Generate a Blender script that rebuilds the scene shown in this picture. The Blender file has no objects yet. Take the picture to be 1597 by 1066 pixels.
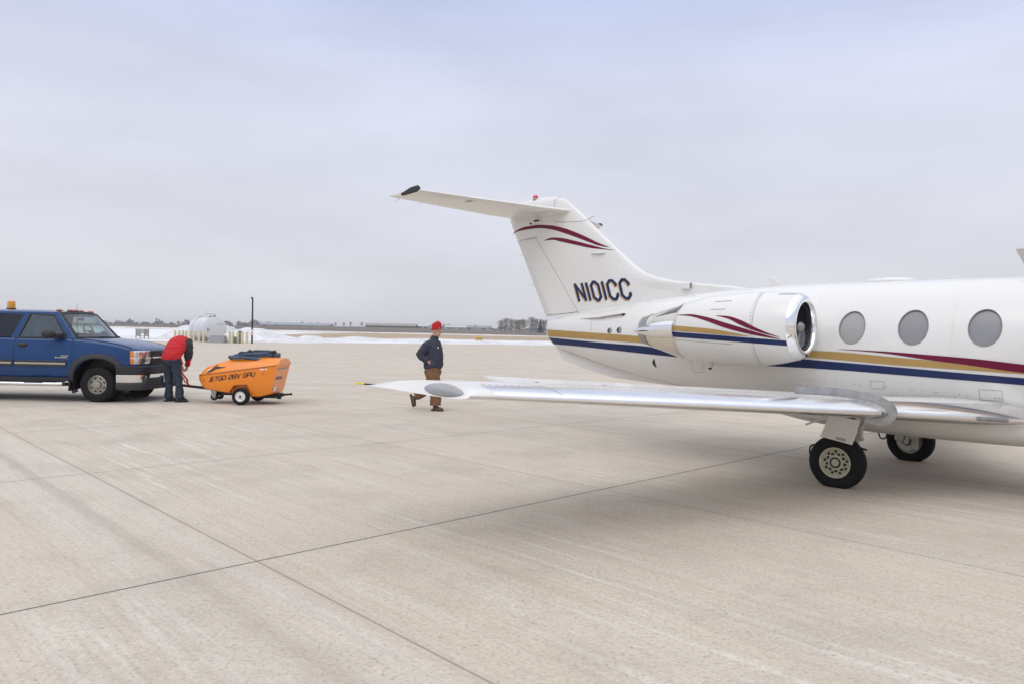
import bpy, bmesh, math, random
from mathutils import Vector, Matrix
R = math.radians
rnd = random.Random(7)
S = bpy.context.scene
COL = S.collection

# ---------------------------------------------------------------- camera
CAM_H = 1.658
cd = bpy.data.cameras.new('camera')
cam = bpy.data.objects.new('camera', cd)
COL.objects.link(cam)
cd.sensor_width = 36.0
cd.lens = 1140.0/1597.0*36.0
cd.clip_start, cd.clip_end = 0.1, 6000.0
_p, _r = 0.00735, 0.02015            # tilt down and roll, radians
_right = Vector((math.cos(_r), math.sin(_r)*math.sin(_p), math.sin(_r)*math.cos(_p)))
_up = Vector((-math.sin(_r), math.cos(_r)*math.sin(_p), math.cos(_r)*math.cos(_p)))
_fw = Vector((0, math.cos(_p), -math.sin(_p)))
cam.matrix_world = Matrix(((_right.x, _up.x, -_fw.x, 0), (_right.y, _up.y, -_fw.y, 0), (_right.z, _up.z, -_fw.z, CAM_H), (0, 0, 0, 1)))
S.camera = cam

# ---------------------------------------------------------------- light: overcast winter sky and one wide soft sun
S.view_settings.view_transform = 'Standard'
S.view_settings.look = 'None'
S.view_settings.exposure = 0.0
S.view_settings.gamma = 1.0
SUN_EL, SUN_AZ = R(52), R(200)       # azimuth measured from +Y clockwise: behind the camera
W = bpy.data.worlds.new('World')
S.world = W
W.use_nodes = True
nt = W.node_tree
nt.nodes.clear()
def wn(t): return nt.nodes.new(t)
out = wn('ShaderNodeOutputWorld'); bg = wn('ShaderNodeBackground')
sky = wn('ShaderNodeTexSky'); sky.sky_type = 'NISHITA'; sky.sun_disc = False
sky.sun_elevation = SUN_EL; sky.sun_rotation = SUN_AZ
tc = wn('ShaderNodeTexCoord'); sep = wn('ShaderNodeSeparateXYZ')
nt.links.new(tc.outputs['Generated'], sep.inputs[0])
ramp = wn('ShaderNodeValToRGB'); cr = ramp.color_ramp
cr.elements[0].position = 0.0; cr.elements[0].color = (0.745, 0.745, 0.80, 1)
cr.elements[1].position = 1.0; cr.elements[1].color = (1.42, 1.44, 1.50, 1)
for pos, c in ((0.10, (0.765, 0.77, 0.835)), (0.22, (0.77, 0.785, 0.885)), (0.32, (0.745, 0.775, 0.935)), (0.42, (0.62, 0.69, 0.94)), (0.6, (1.05, 1.08, 1.16))):
    e = cr.elements.new(pos); e.color = (*c, 1)
nt.links.new(sep.outputs['Z'], ramp.inputs[0])
mp = wn('ShaderNodeMapping'); mp.inputs['Scale'].default_value = (1.4, 1.4, 4.5)
nt.links.new(tc.outputs['Generated'], mp.inputs[0])
cl = wn('ShaderNodeTexNoise'); cl.inputs['Scale'].default_value = 2.2; cl.inputs['Detail'].default_value = 5.0; cl.inputs['Roughness'].default_value = 0.5
nt.links.new(mp.outputs[0], cl.inputs['Vector'])
cm = wn('ShaderNodeMapRange'); cm.inputs[1].default_value = 0.3; cm.inputs[2].default_value = 0.7; cm.inputs[3].default_value = 0.92; cm.inputs[4].default_value = 1.06
nt.links.new(cl.outputs[0], cm.inputs[0])
mul = wn('ShaderNodeVectorMath'); mul.operation = 'SCALE'
nt.links.new(ramp.outputs[0], mul.inputs[0]); nt.links.new(cm.outputs[0], mul.inputs['Scale'])
sk = wn('ShaderNodeVectorMath'); sk.operation = 'SCALE'; sk.inputs['Scale'].default_value = 0.10
nt.links.new(sky.outputs[0], sk.inputs[0])
mixw = wn('ShaderNodeMix'); mixw.data_type = 'RGBA'; mixw.inputs['Factor'].default_value = 0.90     # nearly closed cloud cover
nt.links.new(sk.outputs[0], mixw.inputs['A']); nt.links.new(mul.outputs[0], mixw.inputs['B'])
nt.links.new(mixw.outputs['Result'], bg.inputs['Color'])
bg.inputs['Strength'].default_value = 1.0
nt.links.new(bg.outputs[0], out.inputs[0])
sd = bpy.data.lights.new('sun', 'SUN'); sd.energy = 0.95; sd.angle = R(50); sd.color = (1.0, 0.965, 0.92)
sun = bpy.data.objects.new('sun', sd); COL.objects.link(sun)
sun.rotation_euler = Vector((math.sin(SUN_AZ)*math.cos(SUN_EL), math.cos(SUN_AZ)*math.cos(SUN_EL), math.sin(SUN_EL))).to_track_quat('Z', 'Y').to_euler()

# ---------------------------------------------------------------- helpers
def tag(o, label=None, cat=None, group=None, kind=None):
    if label: o['label'] = label
    if cat: o['category'] = cat
    if group: o['group'] = group
    if kind: o['kind'] = kind
    return o
def thing(name, label, cat, loc=(0, 0, 0), rz=0.0, group=None):
    o = bpy.data.objects.new(name, None); COL.objects.link(o)
    o.location = loc; o.rotation_euler = (0, 0, rz); o.empty_display_size = 0.2
    return tag(o, label, cat, group)
def copy_tree(o, parent=None):
    c = o.copy(); COL.objects.link(c)
    if parent: c.parent = parent
    for ch in list(o.children): copy_tree(ch, c)
    return c

class MB:
    """collects shapes, then links them as ONE mesh object"""
    def __init__(s, f=None): s.v = []; s.f = []; s.t = f
    def vert(s, p): s.v.append(tuple(s.t(*p)) if s.t else tuple(p)); return len(s.v)-1
    def add(s, vs, fs):
        o = len(s.v)
        for p in vs: s.vert(p)
        s.f += [tuple(i+o for i in f) for f in fs]
        return s
    def box(s, c, d, rz=0.0, taper=1.0):
        x, y, z = c; a, b, h = d[0]/2, d[1]/2, d[2]/2
        vs = []
        for k, sz in ((1.0, -1), (taper, 1)):
            for sx, sy in ((-1, -1), (1, -1), (1, 1), (-1, 1)):
                px, py = sx*a*k, sy*b*k
                vs.append((x+px*math.cos(rz)-py*math.sin(rz), y+px*math.sin(rz)+py*math.cos(rz), z+sz*h))
        return s.add(vs, [(3, 2, 1, 0), (4, 5, 6, 7), (0, 1, 5, 4), (1, 2, 6, 5), (2, 3, 7, 6), (3, 0, 4, 7)])
    def rings(s, rings, closed=True, cap=True):
        n = len(rings[0]); vs = [p for r in rings for p in r]; fs = []
        for i in range(len(rings)-1):
            for j in range(n if closed else n-1):
                k = (j+1) % n
                fs.append((i*n+j, i*n+k, (i+1)*n+k, (i+1)*n+j))
        if cap and closed:
            fs.append(tuple(range(n-1, -1, -1))); fs.append(tuple((len(rings)-1)*n+j for j in range(n)))
        return s.add(vs, fs)
    def tube(s, pts, r, n=10, cap=True):
        pts = [Vector(p) for p in pts]; m = len(pts)
        rs = r if isinstance(r, (list, tuple)) else [r]*m
        rings = []; prev = None
        for i, p in enumerate(pts):
            d = (pts[min(i+1, m-1)]-pts[max(i-1, 0)]).normalized()
            a = prev if prev is not None else (Vector((0, 0, 1)) if abs(d.z) < 0.9 else Vector((1, 0, 0)))
            u = (a-d*a.dot(d)).normalized(); w = d.cross(u); prev = u
            rings.append([tuple(p+(u*math.cos(2*math.pi*k/n)+w*math.sin(2*math.pi*k/n))*rs[i]) for k in range(n)])
        return s.rings(rings, True, cap)
    def lathe(s, prof, c, axis='z', n=32, cap=False):
        """prof: list of (distance along axis, radius)"""
        rings = []
        for h, r in prof:
            ring = []
            for k in range(n):
                a = 2*math.pi*k/n; u, w = r*math.cos(a), r*math.sin(a)
                ring.append({'x': (c[0]+h, c[1]+u, c[2]+w), 'y': (c[0]+u, c[1]+h, c[2]+w), 'z': (c[0]+u, c[1]+w, c[2]+h)}[axis])
            rings.append(ring)
        return s.rings(rings, True, cap)
    def prism(s, outline, f0, f1):
        """outline in 2D; f0/f1 map (a,b) to the two faces"""
        n = len(outline)
        vs = [f0(*p) for p in outline]+[f1(*p) for p in outline]
        fs = [tuple(range(n-1, -1, -1)), tuple(range(n, 2*n))]+[(i, (i+1) % n, n+(i+1) % n, n+i) for i in range(n)]
        return s.add(vs, fs)
    def ball(s, c, r, n=16, m=10, rot=None):
        rx, ry, rz = r if isinstance(r, (list, tuple)) else (r, r, r)
        rings = []
        for i in range(m+1):
            t = math.pi*i/m
            q = max(math.sin(t), 0.002)
            ring = []
            for k in range(n):
                p = Vector((rx*q*math.cos(2*math.pi*k/n), ry*q*math.sin(2*math.pi*k/n), -rz*math.cos(t)))
                if rot: p = rot @ p
                ring.append(tuple(Vector(c)+p))
            rings.append(ring)
        return s.rings(rings)
    def grid(s, fn, nu, nv):
        vs = [fn(i/nu, j/nv) for i in range(nu+1) for j in range(nv+1)]
        return s.add(vs, [(i*(nv+1)+j, (i+1)*(nv+1)+j, (i+1)*(nv+1)+j+1, i*(nv+1)+j+1) for i in range(nu) for j in range(nv)])
    def build(s, name, m, parent=None, smooth=35, bevel=0.0, seg=2, recalc=True):
        me = bpy.data.meshes.new(name)
        me.from_pydata(s.v, [], s.f)
        if recalc:
            b = bmesh.new(); b.from_mesh(me)
            bmesh.ops.recalc_face_normals(b, faces=b.faces); b.to_mesh(me); b.free()
        me.materials.append(m)
        o = bpy.data.objects.new(name, me); COL.objects.link(o)
        if parent: o.parent = parent
        finish(o, smooth)
        if bevel:
            bv = o.modifiers.new('bevel', 'BEVEL'); bv.width = bevel; bv.segments = seg; bv.limit_method = 'ANGLE'; bv.angle_limit = R(40)
        return o
def finish(o, smooth=35):
    me = o.data
    if smooth:
        me.polygons.foreach_set('use_smooth', [True]*len(me.polygons))
        me.set_sharp_from_angle(angle=R(smooth))
    me.update()
def bake(o):
    """apply the modifiers of an object without operators"""
    dg = bpy.context.evaluated_depsgraph_get(); dg.update()
    me = bpy.data.meshes.new_from_object(o.evaluated_get(dg))
    o.modifiers.clear(); o.data = me
    return o

# ---------------------------------------------------------------- materials
M = {}
def mat(name, c, rough=0.5, metal=0.0, var=0.0, scale=6.0, bump=0.0, bscale=80.0, coat=0.0, c2=None, spec=0.5, stretch=(1, 1, 1), dirt=None, emit=None, trans=0.0):
    m = bpy.data.materials.new(name); m.use_nodes = True
    t = m.node_tree; p = t.nodes['Principled BSDF']
    p.inputs['Roughness'].default_value = rough; p.inputs['Metallic'].default_value = metal
    p.inputs['Coat Weight'].default_value = coat; p.inputs['Coat Roughness'].default_value = 0.06
    p.inputs['Specular IOR Level'].default_value = spec
    p.inputs['Base Color'].default_value = (*c, 1)
    co = t.nodes.new('ShaderNodeTexCoord'); mpn = t.nodes.new('ShaderNodeMapping'); mpn.inputs['Scale'].default_value = stretch
    t.links.new(co.outputs['Object'], mpn.inputs[0])
    if var or c2:
        n = t.nodes.new('ShaderNodeTexNoise'); n.inputs['Scale'].default_value = scale; n.inputs['Detail'].default_value = 6; n.inputs['Roughness'].default_value = 0.6
        t.links.new(mpn.outputs[0], n.inputs['Vector'])
        mr = t.nodes.new('ShaderNodeMapRange'); mr.inputs[1].default_value = 0.3; mr.inputs[2].default_value = 0.7
        t.links.new(n.outputs[0], mr.inputs[0])
        mx = t.nodes.new('ShaderNodeMix'); mx.data_type = 'RGBA'
        a = c2 if c2 else tuple(x*(1-var) for x in c); b_ = c if c2 else tuple(min(1, x*(1+var)) for x in c)
        mx.inputs['A'].default_value = (*a, 1); mx.inputs['B'].default_value = (*b_, 1)
        t.links.new(mr.outputs[0], mx.inputs['Factor']); t.links.new(mx.outputs['Result'], p.inputs['Base Color'])
        rr = t.nodes.new('ShaderNodeMapRange'); rr.inputs[3].default_value = max(0.0, rough*0.85); rr.inputs[4].default_value = min(1, rough*1.2+0.01)
        t.links.new(n.outputs[0], rr.inputs[0]); t.links.new(rr.outputs[0], p.inputs['Roughness'])
    if bump:
        n2 = t.nodes.new('ShaderNodeTexNoise'); n2.inputs['Scale'].default_value = bscale; n2.inputs['Detail'].default_value = 4
        t.links.new(mpn.outputs[0], n2.inputs['Vector'])
        bp = t.nodes.new('ShaderNodeBump'); bp.inputs['Strength'].default_value = bump; bp.inputs['Distance'].default_value = 0.02
        t.links.new(n2.outputs[0], bp.inputs['Height']); t.links.new(bp.outputs[0], p.inputs['Normal'])
    if emit:
        p.inputs['Emission Color'].default_value = (*c, 1); p.inputs['Emission Strength'].default_value = emit
    M[name] = m
    return m
def glassy(name, tint, alpha, rough=0.03):
    """thin pane: part see-through tint, part mirror"""
    m = bpy.data.materials.new(name); m.use_nodes = True
    t = m.node_tree; t.nodes.clear()
    o = t.nodes.new('ShaderNodeOutputMaterial'); tr = t.nodes.new('ShaderNodeBsdfTransparent'); tr.inputs[0].default_value = (*tint, 1)
    gl = t.nodes.new('ShaderNodeBsdfGlossy'); gl.inputs['Roughness'].default_value = rough; gl.inputs[0].default_value = (0.9, 0.93, 0.95, 1)
    fr = t.nodes.new('ShaderNodeFresnel'); fr.inputs[0].default_value = 1.5
    ma = t.nodes.new('ShaderNodeMath'); ma.operation = 'ADD'; ma.inputs[1].default_value = alpha; ma.use_clamp = True
    mx = t.nodes.new('ShaderNodeMixShader')
    t.links.new(fr.outputs[0], ma.inputs[0]); t.links.new(ma.outputs[0], mx.inputs[0])
    t.links.new(tr.outputs[0], mx.inputs[1]); t.links.new(gl.outputs[0], mx.inputs[2]); t.links.new(mx.outputs[0], o.inputs[0])
    M[name] = m
    return m
mat('jet_white', (0.735, 0.725, 0.705), 0.25, var=0.02, scale=1.3, coat=0.35)
mat('jet_white_warm', (0.70, 0.68, 0.64), 0.30, var=0.03, scale=2.0, coat=0.3)
mat('navy', (0.010, 0.022, 0.095), 0.3, coat=0.0, spec=0.3, var=0.06, scale=3)
mat('gold', (0.42, 0.265, 0.09), 0.3, coat=0.0, spec=0.35, var=0.06, scale=3)
mat('burgundy', (0.145, 0.004, 0.032), 0.3, coat=0.0, spec=0.3, var=0.08, scale=3)
mat('polished', (0.86, 0.86, 0.87), 0.07, 1.0, var=0.02, scale=4)
mat('leading_metal', (0.93, 0.93, 0.93), 0.19, 1.0, var=0.03, scale=5)
mat('brushed', (0.38, 0.38, 0.38), 0.42, 0.85, var=0.2, scale=14)
mat('warm_metal', (0.72, 0.68, 0.61), 0.22, 1.0, var=0.05, scale=9)
mat('seam', (0.25, 0.25, 0.25), 0.6)
mat('rivet', (0.12, 0.12, 0.12), 0.6)
mat('black', (0.014, 0.014, 0.015), 0.55)
mat('soot', (0.03, 0.03, 0.033), 0.7)
mat('tyre', (0.011, 0.0115, 0.013), 0.75, var=0.25, scale=18, bump=0.15, bscale=120, spec=0.25)
mat('rim_cream', (0.50, 0.48, 0.36), 0.4, var=0.08, scale=20)
mat('gear_paint', (0.46, 0.45, 0.40), 0.35, var=0.06, scale=10)
mat('jet_pane', (0.25, 0.25, 0.26), 0.15, coat=0.5, var=0.05, scale=2)
mat('jet_blind', (0.35, 0.34, 0.335), 0.3, coat=0.4)
mat('lens_grey', (0.36, 0.36, 0.365), 0.16, 0.65, coat=1.0, var=0.1, scale=5)
mat('red_lamp', (0.62, 0.015, 0.012), 0.2, coat=0.8)
mat('yellow_wick', (0.70, 0.58, 0.03), 0.5)
mat('fan_metal', (0.20, 0.20, 0.22), 0.35, 0.8)
mat('spinner', (0.30, 0.29, 0.28), 0.35, 0.5)
# ---------------------------------------------------------------- shape functions of the jet (x forward, y starboard, z up, metres)
def pchip(xs, ys):
    n = len(xs)
    h = [xs[i+1]-xs[i] for i in range(n-1)]
    d = [(ys[i+1]-ys[i])/h[i] for i in range(n-1)]
    m = [0.0]*n
    m[0], m[-1] = d[0], d[-1]
    for i in range(1, n-1):
        if d[i-1]*d[i] > 0:
            w1, w2 = 2*h[i]+h[i-1], h[i]+2*h[i-1]
            m[i] = (w1+w2)/(w1/d[i-1]+w2/d[i])
    def f(x):
        if x <= xs[0]: return ys[0]
        if x >= xs[-1]: return ys[-1]
        lo = 0
        while xs[lo+1] < x: lo += 1
        t = (x-xs[lo])/h[lo]
        return ((1+2*t)*(1-t)**2*ys[lo] + t*(1-t)**2*h[lo]*m[lo] + t*t*(3-2*t)*ys[lo+1] + t*t*(t-1)*h[lo]*m[lo+1])
    return f

FUS = [  # x, top, bottom, half width, height of greatest width
    (-5.74, 1.955, 1.74, 0.02, 1.82), (-5.70, 1.975, 1.66, 0.075, 1.79), (-5.62, 1.99, 1.58, 0.13, 1.77), (-5.4, 2.02, 1.45, 0.21, 1.76), (-5.0, 2.09, 1.34, 0.29, 1.75), (-4.0, 2.22, 1.10, 0.48, 1.71),
    (-3.0, 2.34, 0.92, 0.66, 1.67), (-2.0, 2.42, 0.80, 0.79, 1.63), (-1.0, 2.46, 0.75, 0.84, 1.61), (0.0, 2.465, 0.74, 0.845, 1.61),
    (2.0, 2.46, 0.74, 0.845, 1.61), (3.4, 2.46, 0.73, 0.84, 1.60), (4.2, 2.42, 0.72, 0.81, 1.57), (4.8, 2.26, 0.72, 0.75, 1.50),
    (5.4, 1.96, 0.75, 0.66, 1.40), (6.1, 1.70, 0.82, 0.51, 1.28), (6.7, 1.52, 0.93, 0.33, 1.22), (7.05, 1.38, 1.03, 0.18, 1.20), (7.2, 1.22, 1.18, 0.02, 1.20)]
_fx = [s[0] for s in FUS]
f_top, f_bot, f_hw, f_mid = [pchip(_fx, [s[k] for s in FUS]) for k in (1, 2, 3, 4)]
def fus_y(x, z):
    zt, zb, hw, zc = f_top(x), f_bot(x), f_hw(x), f_mid(x)
    r = (z-zc)/(zt-zc) if z > zc else (zc-z)/(zc-zb)
    return hw*max(0.0, 1-r*r)**0.5

NY = 1.28  # sideways distance of a nacelle axis
NAC = [(-2.10, 0.368, 1.785), (-1.95, 0.410, 1.785), (-1.75, 0.452, 1.79), (-1.4, 0.475, 1.80), (-1.0, 0.468, 1.82), (-0.75, 0.445, 1.835), (-0.60, 0.42, 1.845), (-0.5, 0.397, 1.85), (-0.45, 0.372, 1.85)]
n_r, n_z = [pchip([s[0] for s in NAC], [s[k] for s in NAC]) for k in (1, 2)]
def nac_y(x, z):
    r, c = n_r(x), n_z(x)
    return NY + max(0.0, r*r-(z-c)**2)**0.5

FIN_LE = pchip([1.9, 2.42, 2.48, 2.53, 2.60, 2.75, 3.04, 3.58, 4.03, 4.17, 4.215, 4.23], [-1.6, -1.75, -2.1, -2.6, -3.12, -3.62, -4.02, -4.67, -5.2, -5.42, -5.6, -5.75])
FIN_TE = pchip([1.9, 1.99, 3.91, 4.1, 4.18, 4.23], [-5.70, -5.75, -6.76, -6.86, -6.75, -6.2])
def naca(u):
    u = min(max(u, 0.0), 1.0)
    return 5*(0.2969*u**0.5-0.126*u-0.3516*u*u+0.2843*u**3-0.1036*u**4)
def fin_y(x, z):
    le, te = FIN_LE(z), FIN_TE(z)
    base = min(le, -3.3 - (z-2.6)*0.75) if z < 3.3 else le     # the dorsal fillet stays thin in front of the real fin
    t = 0.23 - 0.035*(z-2.0)
    main = t*0.85*naca((base-x)/(base-te)) if x < base else 0.0
    fil = 0.045*min(1.0, max(0.0, (le-x)/0.25))**0.5
    edge = min(1.0, max(0.0, (x-te)/0.15))
    top = max(0.0, min(1.0, (4.24-z)/0.10))**0.5
    return max(main, fil*edge)*top
# ---------------------------------------------------------------- setting
TH = R(44.33)
NAx, NAy = -math.sin(TH), math.cos(TH)          # across the joints that run away to the right
EDGE = 110.0                                     # where the concrete ends, measured along (NAx, NAy)
_H = pchip([0, EDGE-4, EDGE+4, 150, 215, 235, 420, 600, 900, 2600], [0, 0, 0.04, 0.85, 1.75, 2.25, 5.4, 8.4, 9.6, 12.0])
_Sx = pchip([-600, -291, -219, -103, 60, 300], [0.2, 0.29, 0.62, 1.0, 1.05, 1.1])
def land(x, y):
    a = NAx*x+NAy*y
    if a < EDGE-4: return 0.0
    h = _H(a)
    return h*(1-(1-_Sx(x))*min(1.0, max(0.0, (a-200)/200)))

def node_math(t, op, a, b=None, clamp=False):
    n = t.nodes.new('ShaderNodeMath'); n.operation = op; n.use_clamp = clamp
    for i, q in enumerate((a, b)):
        if q is None: continue
        if isinstance(q, (int, float)): n.inputs[i].default_value = q
        else: t.links.new(q, n.inputs[i])
    return n.outputs[0]
def node_noise(t, vec, scale, detail=5, rough=0.55, out=0):
    n = t.nodes.new('ShaderNodeTexNoise'); n.inputs['Scale'].default_value = scale; n.inputs['Detail'].default_value = detail; n.inputs['Roughness'].default_value = rough
    t.links.new(vec, n.inputs['Vector']); return n.outputs[out]
def node_range(t, v, a, b, c, d):
    n = t.nodes.new('ShaderNodeMapRange')
    n.inputs[1].default_value = a; n.inputs[2].default_value = b; n.inputs[3].default_value = c; n.inputs[4].default_value = d
    t.links.new(v, n.inputs[0]); return n.outputs[0]
def node_mix(t, f, a, b, mode='MIX'):
    n = t.nodes.new('ShaderNodeMix'); n.data_type = 'RGBA'; n.blend_type = mode
    if isinstance(f, (int, float)): n.inputs['Factor'].default_value = f
    else: t.links.new(f, n.inputs['Factor'])
    for k, q in (('A', a), ('B', b)):
        if isinstance(q, tuple): n.inputs[k].default_value = (*q, 1)
        else: t.links.new(q, n.inputs[k])
    return n.outputs['Result']
def uv_axes(t):
    """u across one joint family, v across the other"""
    co = t.nodes.new('ShaderNodeTexCoord'); mp_ = t.nodes.new('ShaderNodeMapping'); mp_.vector_type = 'POINT'
    mp_.inputs['Rotation'].default_value = (0, 0, math.pi/2-(TH+math.pi/2))
    t.links.new(co.outputs['Object'], mp_.inputs[0])
    s_ = t.nodes.new('ShaderNodeSeparateXYZ'); t.links.new(mp_.outputs[0], s_.inputs[0])
    return co.outputs['Object'], mp_.outputs[0], s_.outputs['X'], s_.outputs['Y']

def concrete():
    m = bpy.data.materials.new('apron_concrete'); m.use_nodes = True
    t = m.node_tree; p = t.nodes['Principled BSDF']
    obj, rot, v, u = uv_axes(t)      # rot.x runs along TH (=v), rot.y along the normal (=u)
    cmb = t.nodes.new('ShaderNodeCombineXYZ')
    t.links.new(node_math(t, 'MULTIPLY', v, 5.5), cmb.inputs[0]); t.links.new(node_math(t, 'MULTIPLY', u, 0.16), cmb.inputs[1])
    streak = node_noise(t, cmb.outputs[0], 1.0, 7, 0.62)
    cm2 = t.nodes.new('ShaderNodeCombineXYZ')
    t.links.new(node_math(t, 'MULTIPLY', v, 0.9), cm2.inputs[0]); t.links.new(node_math(t, 'MULTIPLY', u, 0.05), cm2.inputs[1])
    wide = node_noise(t, cm2.outputs[0], 1.0, 4, 0.6)
    cm3 = t.nodes.new('ShaderNodeCombineXYZ')
    t.links.new(node_math(t, 'MULTIPLY', v, 30.0), cm3.inputs[0]); t.links.new(node_math(t, 'MULTIPLY', u, 0.7), cm3.inputs[1])
    broom = node_noise(t, cm3.outputs[0], 1.0, 3, 0.7)
    blot = node_noise(t, obj, 0.35, 6, 0.6)
    grit = node_noise(t, obj, 38.0, 4, 0.75)
    fine = node_noise(t, obj, 160.0, 2, 0.7)
    base = node_mix(t, node_range(t, blot, 0.3, 0.7, 0, 1), (0.610, 0.532, 0.425), (0.685, 0.606, 0.494))
    base = node_mix(t, node_range(t, wide, 0.47, 0.66, 0, 0.45), base, (0.60, 0.555, 0.505))
    base = node_mix(t, node_range(t, streak, 0.5, 0.70, 0, 0.55), base, (0.62, 0.58, 0.54))
    base = node_mix(t, node_range(t, streak, 0.48, 0.30, 0, 0.38), base, (0.42, 0.36, 0.30))
    base = node_mix(t, node_range(t, broom, 0.52, 0.36, 0, 0.27), base, (0.38, 0.33, 0.28))
    # each slab was poured on its own day
    cell = t.nodes.new('ShaderNodeCombineXYZ')
    t.links.new(node_math(t, 'FLOOR', node_math(t, 'DIVIDE', node_math(t, 'SUBTRACT', u, 5.04), 4.3)), cell.inputs[0])
    t.links.new(node_math(t, 'FLOOR', node_math(t, 'DIVIDE', node_math(t, 'SUBTRACT', v, 2.39), 3.97)), cell.inputs[1])
    wnz = t.nodes.new('ShaderNodeTexWhiteNoise'); wnz.noise_dimensions = '3D'; t.links.new(cell.outputs[0], wnz.inputs['Vector'])
    base = node_mix(t, node_range(t, wnz.outputs['Value'], 0, 1, 0.0, 0.30), base, (0.44, 0.385, 0.32))
    # chalky drag marks and darker damp-looking patches
    cm4 = t.nodes.new('ShaderNodeCombineXYZ')
    t.links.new(node_math(t, 'MULTIPLY', v, 9.0), cm4.inputs[0]); t.links.new(node_math(t, 'MULTIPLY', u, 0.33), cm4.inputs[1])
    chalk = node_noise(t, cm4.outputs[0], 1.0, 8, 0.68)
    base = node_mix(t, node_math(t, 'MULTIPLY', node_range(t, chalk, 0.52, 0.62, 0, 0.85), node_range(t, node_noise(t, obj, 0.30, 4), 0.42, 0.58, 0.05, 1)), base, (0.73, 0.695, 0.63))
    damp = node_noise(t, obj, 0.75, 7, 0.68)
    base = node_mix(t, node_range(t, damp, 0.48, 0.64, 0, 0.36), base, (0.36, 0.31, 0.255))
    # rust-toned scuffs and a worn lane that crosses the slabs on the left
    rust = node_noise(t, cm2.outputs[0], 3.1, 3, 0.5)
    base = node_mix(t, node_range(t, rust, 0.64, 0.80, 0, 0.22), base, (0.52, 0.36, 0.25))
    wob = node_math(t, 'MULTIPLY', node_math(t, 'SUBTRACT', node_noise(t, cm2.outputs[0], 2.0, 3), 0.5), 0.25)
    ln = node_math(t, 'ABSOLUTE', node_math(t, 'ADD', node_math(t, 'SUBTRACT', v, 1.91), wob))
    lane = node_math(t, 'MULTIPLY', node_range(t, ln, 0.03, 0.12, 1, 0), node_range(t, streak, 0.3, 0.6, 0.25, 0.75))
    base = node_mix(t, node_math(t, 'MULTIPLY', lane, 0.55), base, (0.33, 0.28, 0.23))
    lan2 = node_math(t, 'MULTIPLY', node_range(t, node_math(t, 'ABSOLUTE', node_math(t, 'SUBTRACT', ln, 0.24)), 0.03, 0.22, 1, 0), node_range(t, streak, 0.35, 0.6, 0.1, 0.7))
    base = node_mix(t, node_math(t, 'MULTIPLY', lan2, 0.42), base, (0.64, 0.61, 0.585))
    base = node_mix(t, node_range(t, grit, 0.53, 0.66, 0, 0.62), base, (0.24, 0.205, 0.17))
    base = node_mix(t, node_range(t, grit, 0.45, 0.34, 0, 0.40), base, (0.76, 0.72, 0.66))
    base = node_mix(t, node_range(t, node_noise(t, obj, 14.0, 6, 0.8), 0.42, 0.60, 0.0, 0.26), base, (0.40, 0.34, 0.27))
    base = node_mix(t, node_range(t, fine, 0.40, 0.60, 0.0, 0.28), base, (0.36, 0.315, 0.265))
    # pits
    vo = t.nodes.new('ShaderNodeTexVoronoi'); vo.inputs['Scale'].default_value = 11.0; t.links.new(obj, vo.inputs['Vector'])
    pit = node_math(t, 'MULTIPLY', node_range(t, vo.outputs['Distance'], 0.06, 0.16, 1, 0), node_range(t, node_noise(t, obj, 5.3, 3), 0.46, 0.58, 0, 1))
    base = node_mix(t, node_math(t, 'MULTIPLY', pit, 0.6), base, (0.22, 0.19, 0.165))
    # sawn joints
    def joints(c, off, step, w):
        f = node_math(t, 'FRACT', node_math(t, 'ADD', node_math(t, 'DIVIDE', node_math(t, 'SUBTRACT', c, off), step), 100.5))
        return node_math(t, 'MULTIPLY', node_math(t, 'ABSOLUTE', node_math(t, 'SUBTRACT', f, 0.5)), step)
    ju = joints(u, 5.04, 4.3, 0); jv = joints(v, 2.39, 3.97, 0)
    jit = node_math(t, 'MULTIPLY', node_math(t, 'SUBTRACT', node_noise(t, obj, 9.0, 3), 0.5), 0.006)
    ju = node_math(t, 'ADD', ju, jit); jv = node_math(t, 'ADD', jv, jit)
    soft = node_math(t, 'MAXIMUM', node_range(t, ju, 0.02, 0.16, 1, 0), node_range(t, jv, 0.02, 0.14, 1, 0))
    base = node_mix(t, node_math(t, 'MULTIPLY', soft, 0.18), base, (0.45, 0.40, 0.35))
    lu = node_range(t, ju, 0.004, 0.013, 1, 0); lv = node_range(t, jv, 0.004, 0.012, 1, 0)
    base = node_mix(t, node_math(t, 'MULTIPLY', lv, 0.62), base, (0.20, 0.175, 0.15))
    near = node_range(t, node_math(t, 'ABSOLUTE', node_math(t, 'SUBTRACT', u, 5.04)), 1.0, 2.0, 0.95, 0.6)
    base = node_mix(t, node_math(t, 'MULTIPLY', lu, near), base, (0.055, 0.052, 0.05))
    t.links.new(base, p.inputs['Base Color'])
    p.inputs['Roughness'].default_value = 0.82; p.inputs['Specular IOR Level'].default_value = 0.35
    hgt = node_math(t, 'SUBTRACT', node_math(t, 'ADD', node_math(t, 'MULTIPLY', broom, 0.5), node_math(t, 'MULTIPLY', grit, 0.5)), node_math(t, 'MULTIPLY', node_math(t, 'MAXIMUM', lu, lv), 1.5))
    bp = t.nodes.new('ShaderNodeBump'); bp.inputs['Strength'].default_value = 0.35; bp.inputs['Distance'].default_value = 0.006
    t.links.new(hgt, bp.inputs['Height']); t.links.new(bp.outputs[0], p.inputs['Normal'])
    return m

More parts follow.
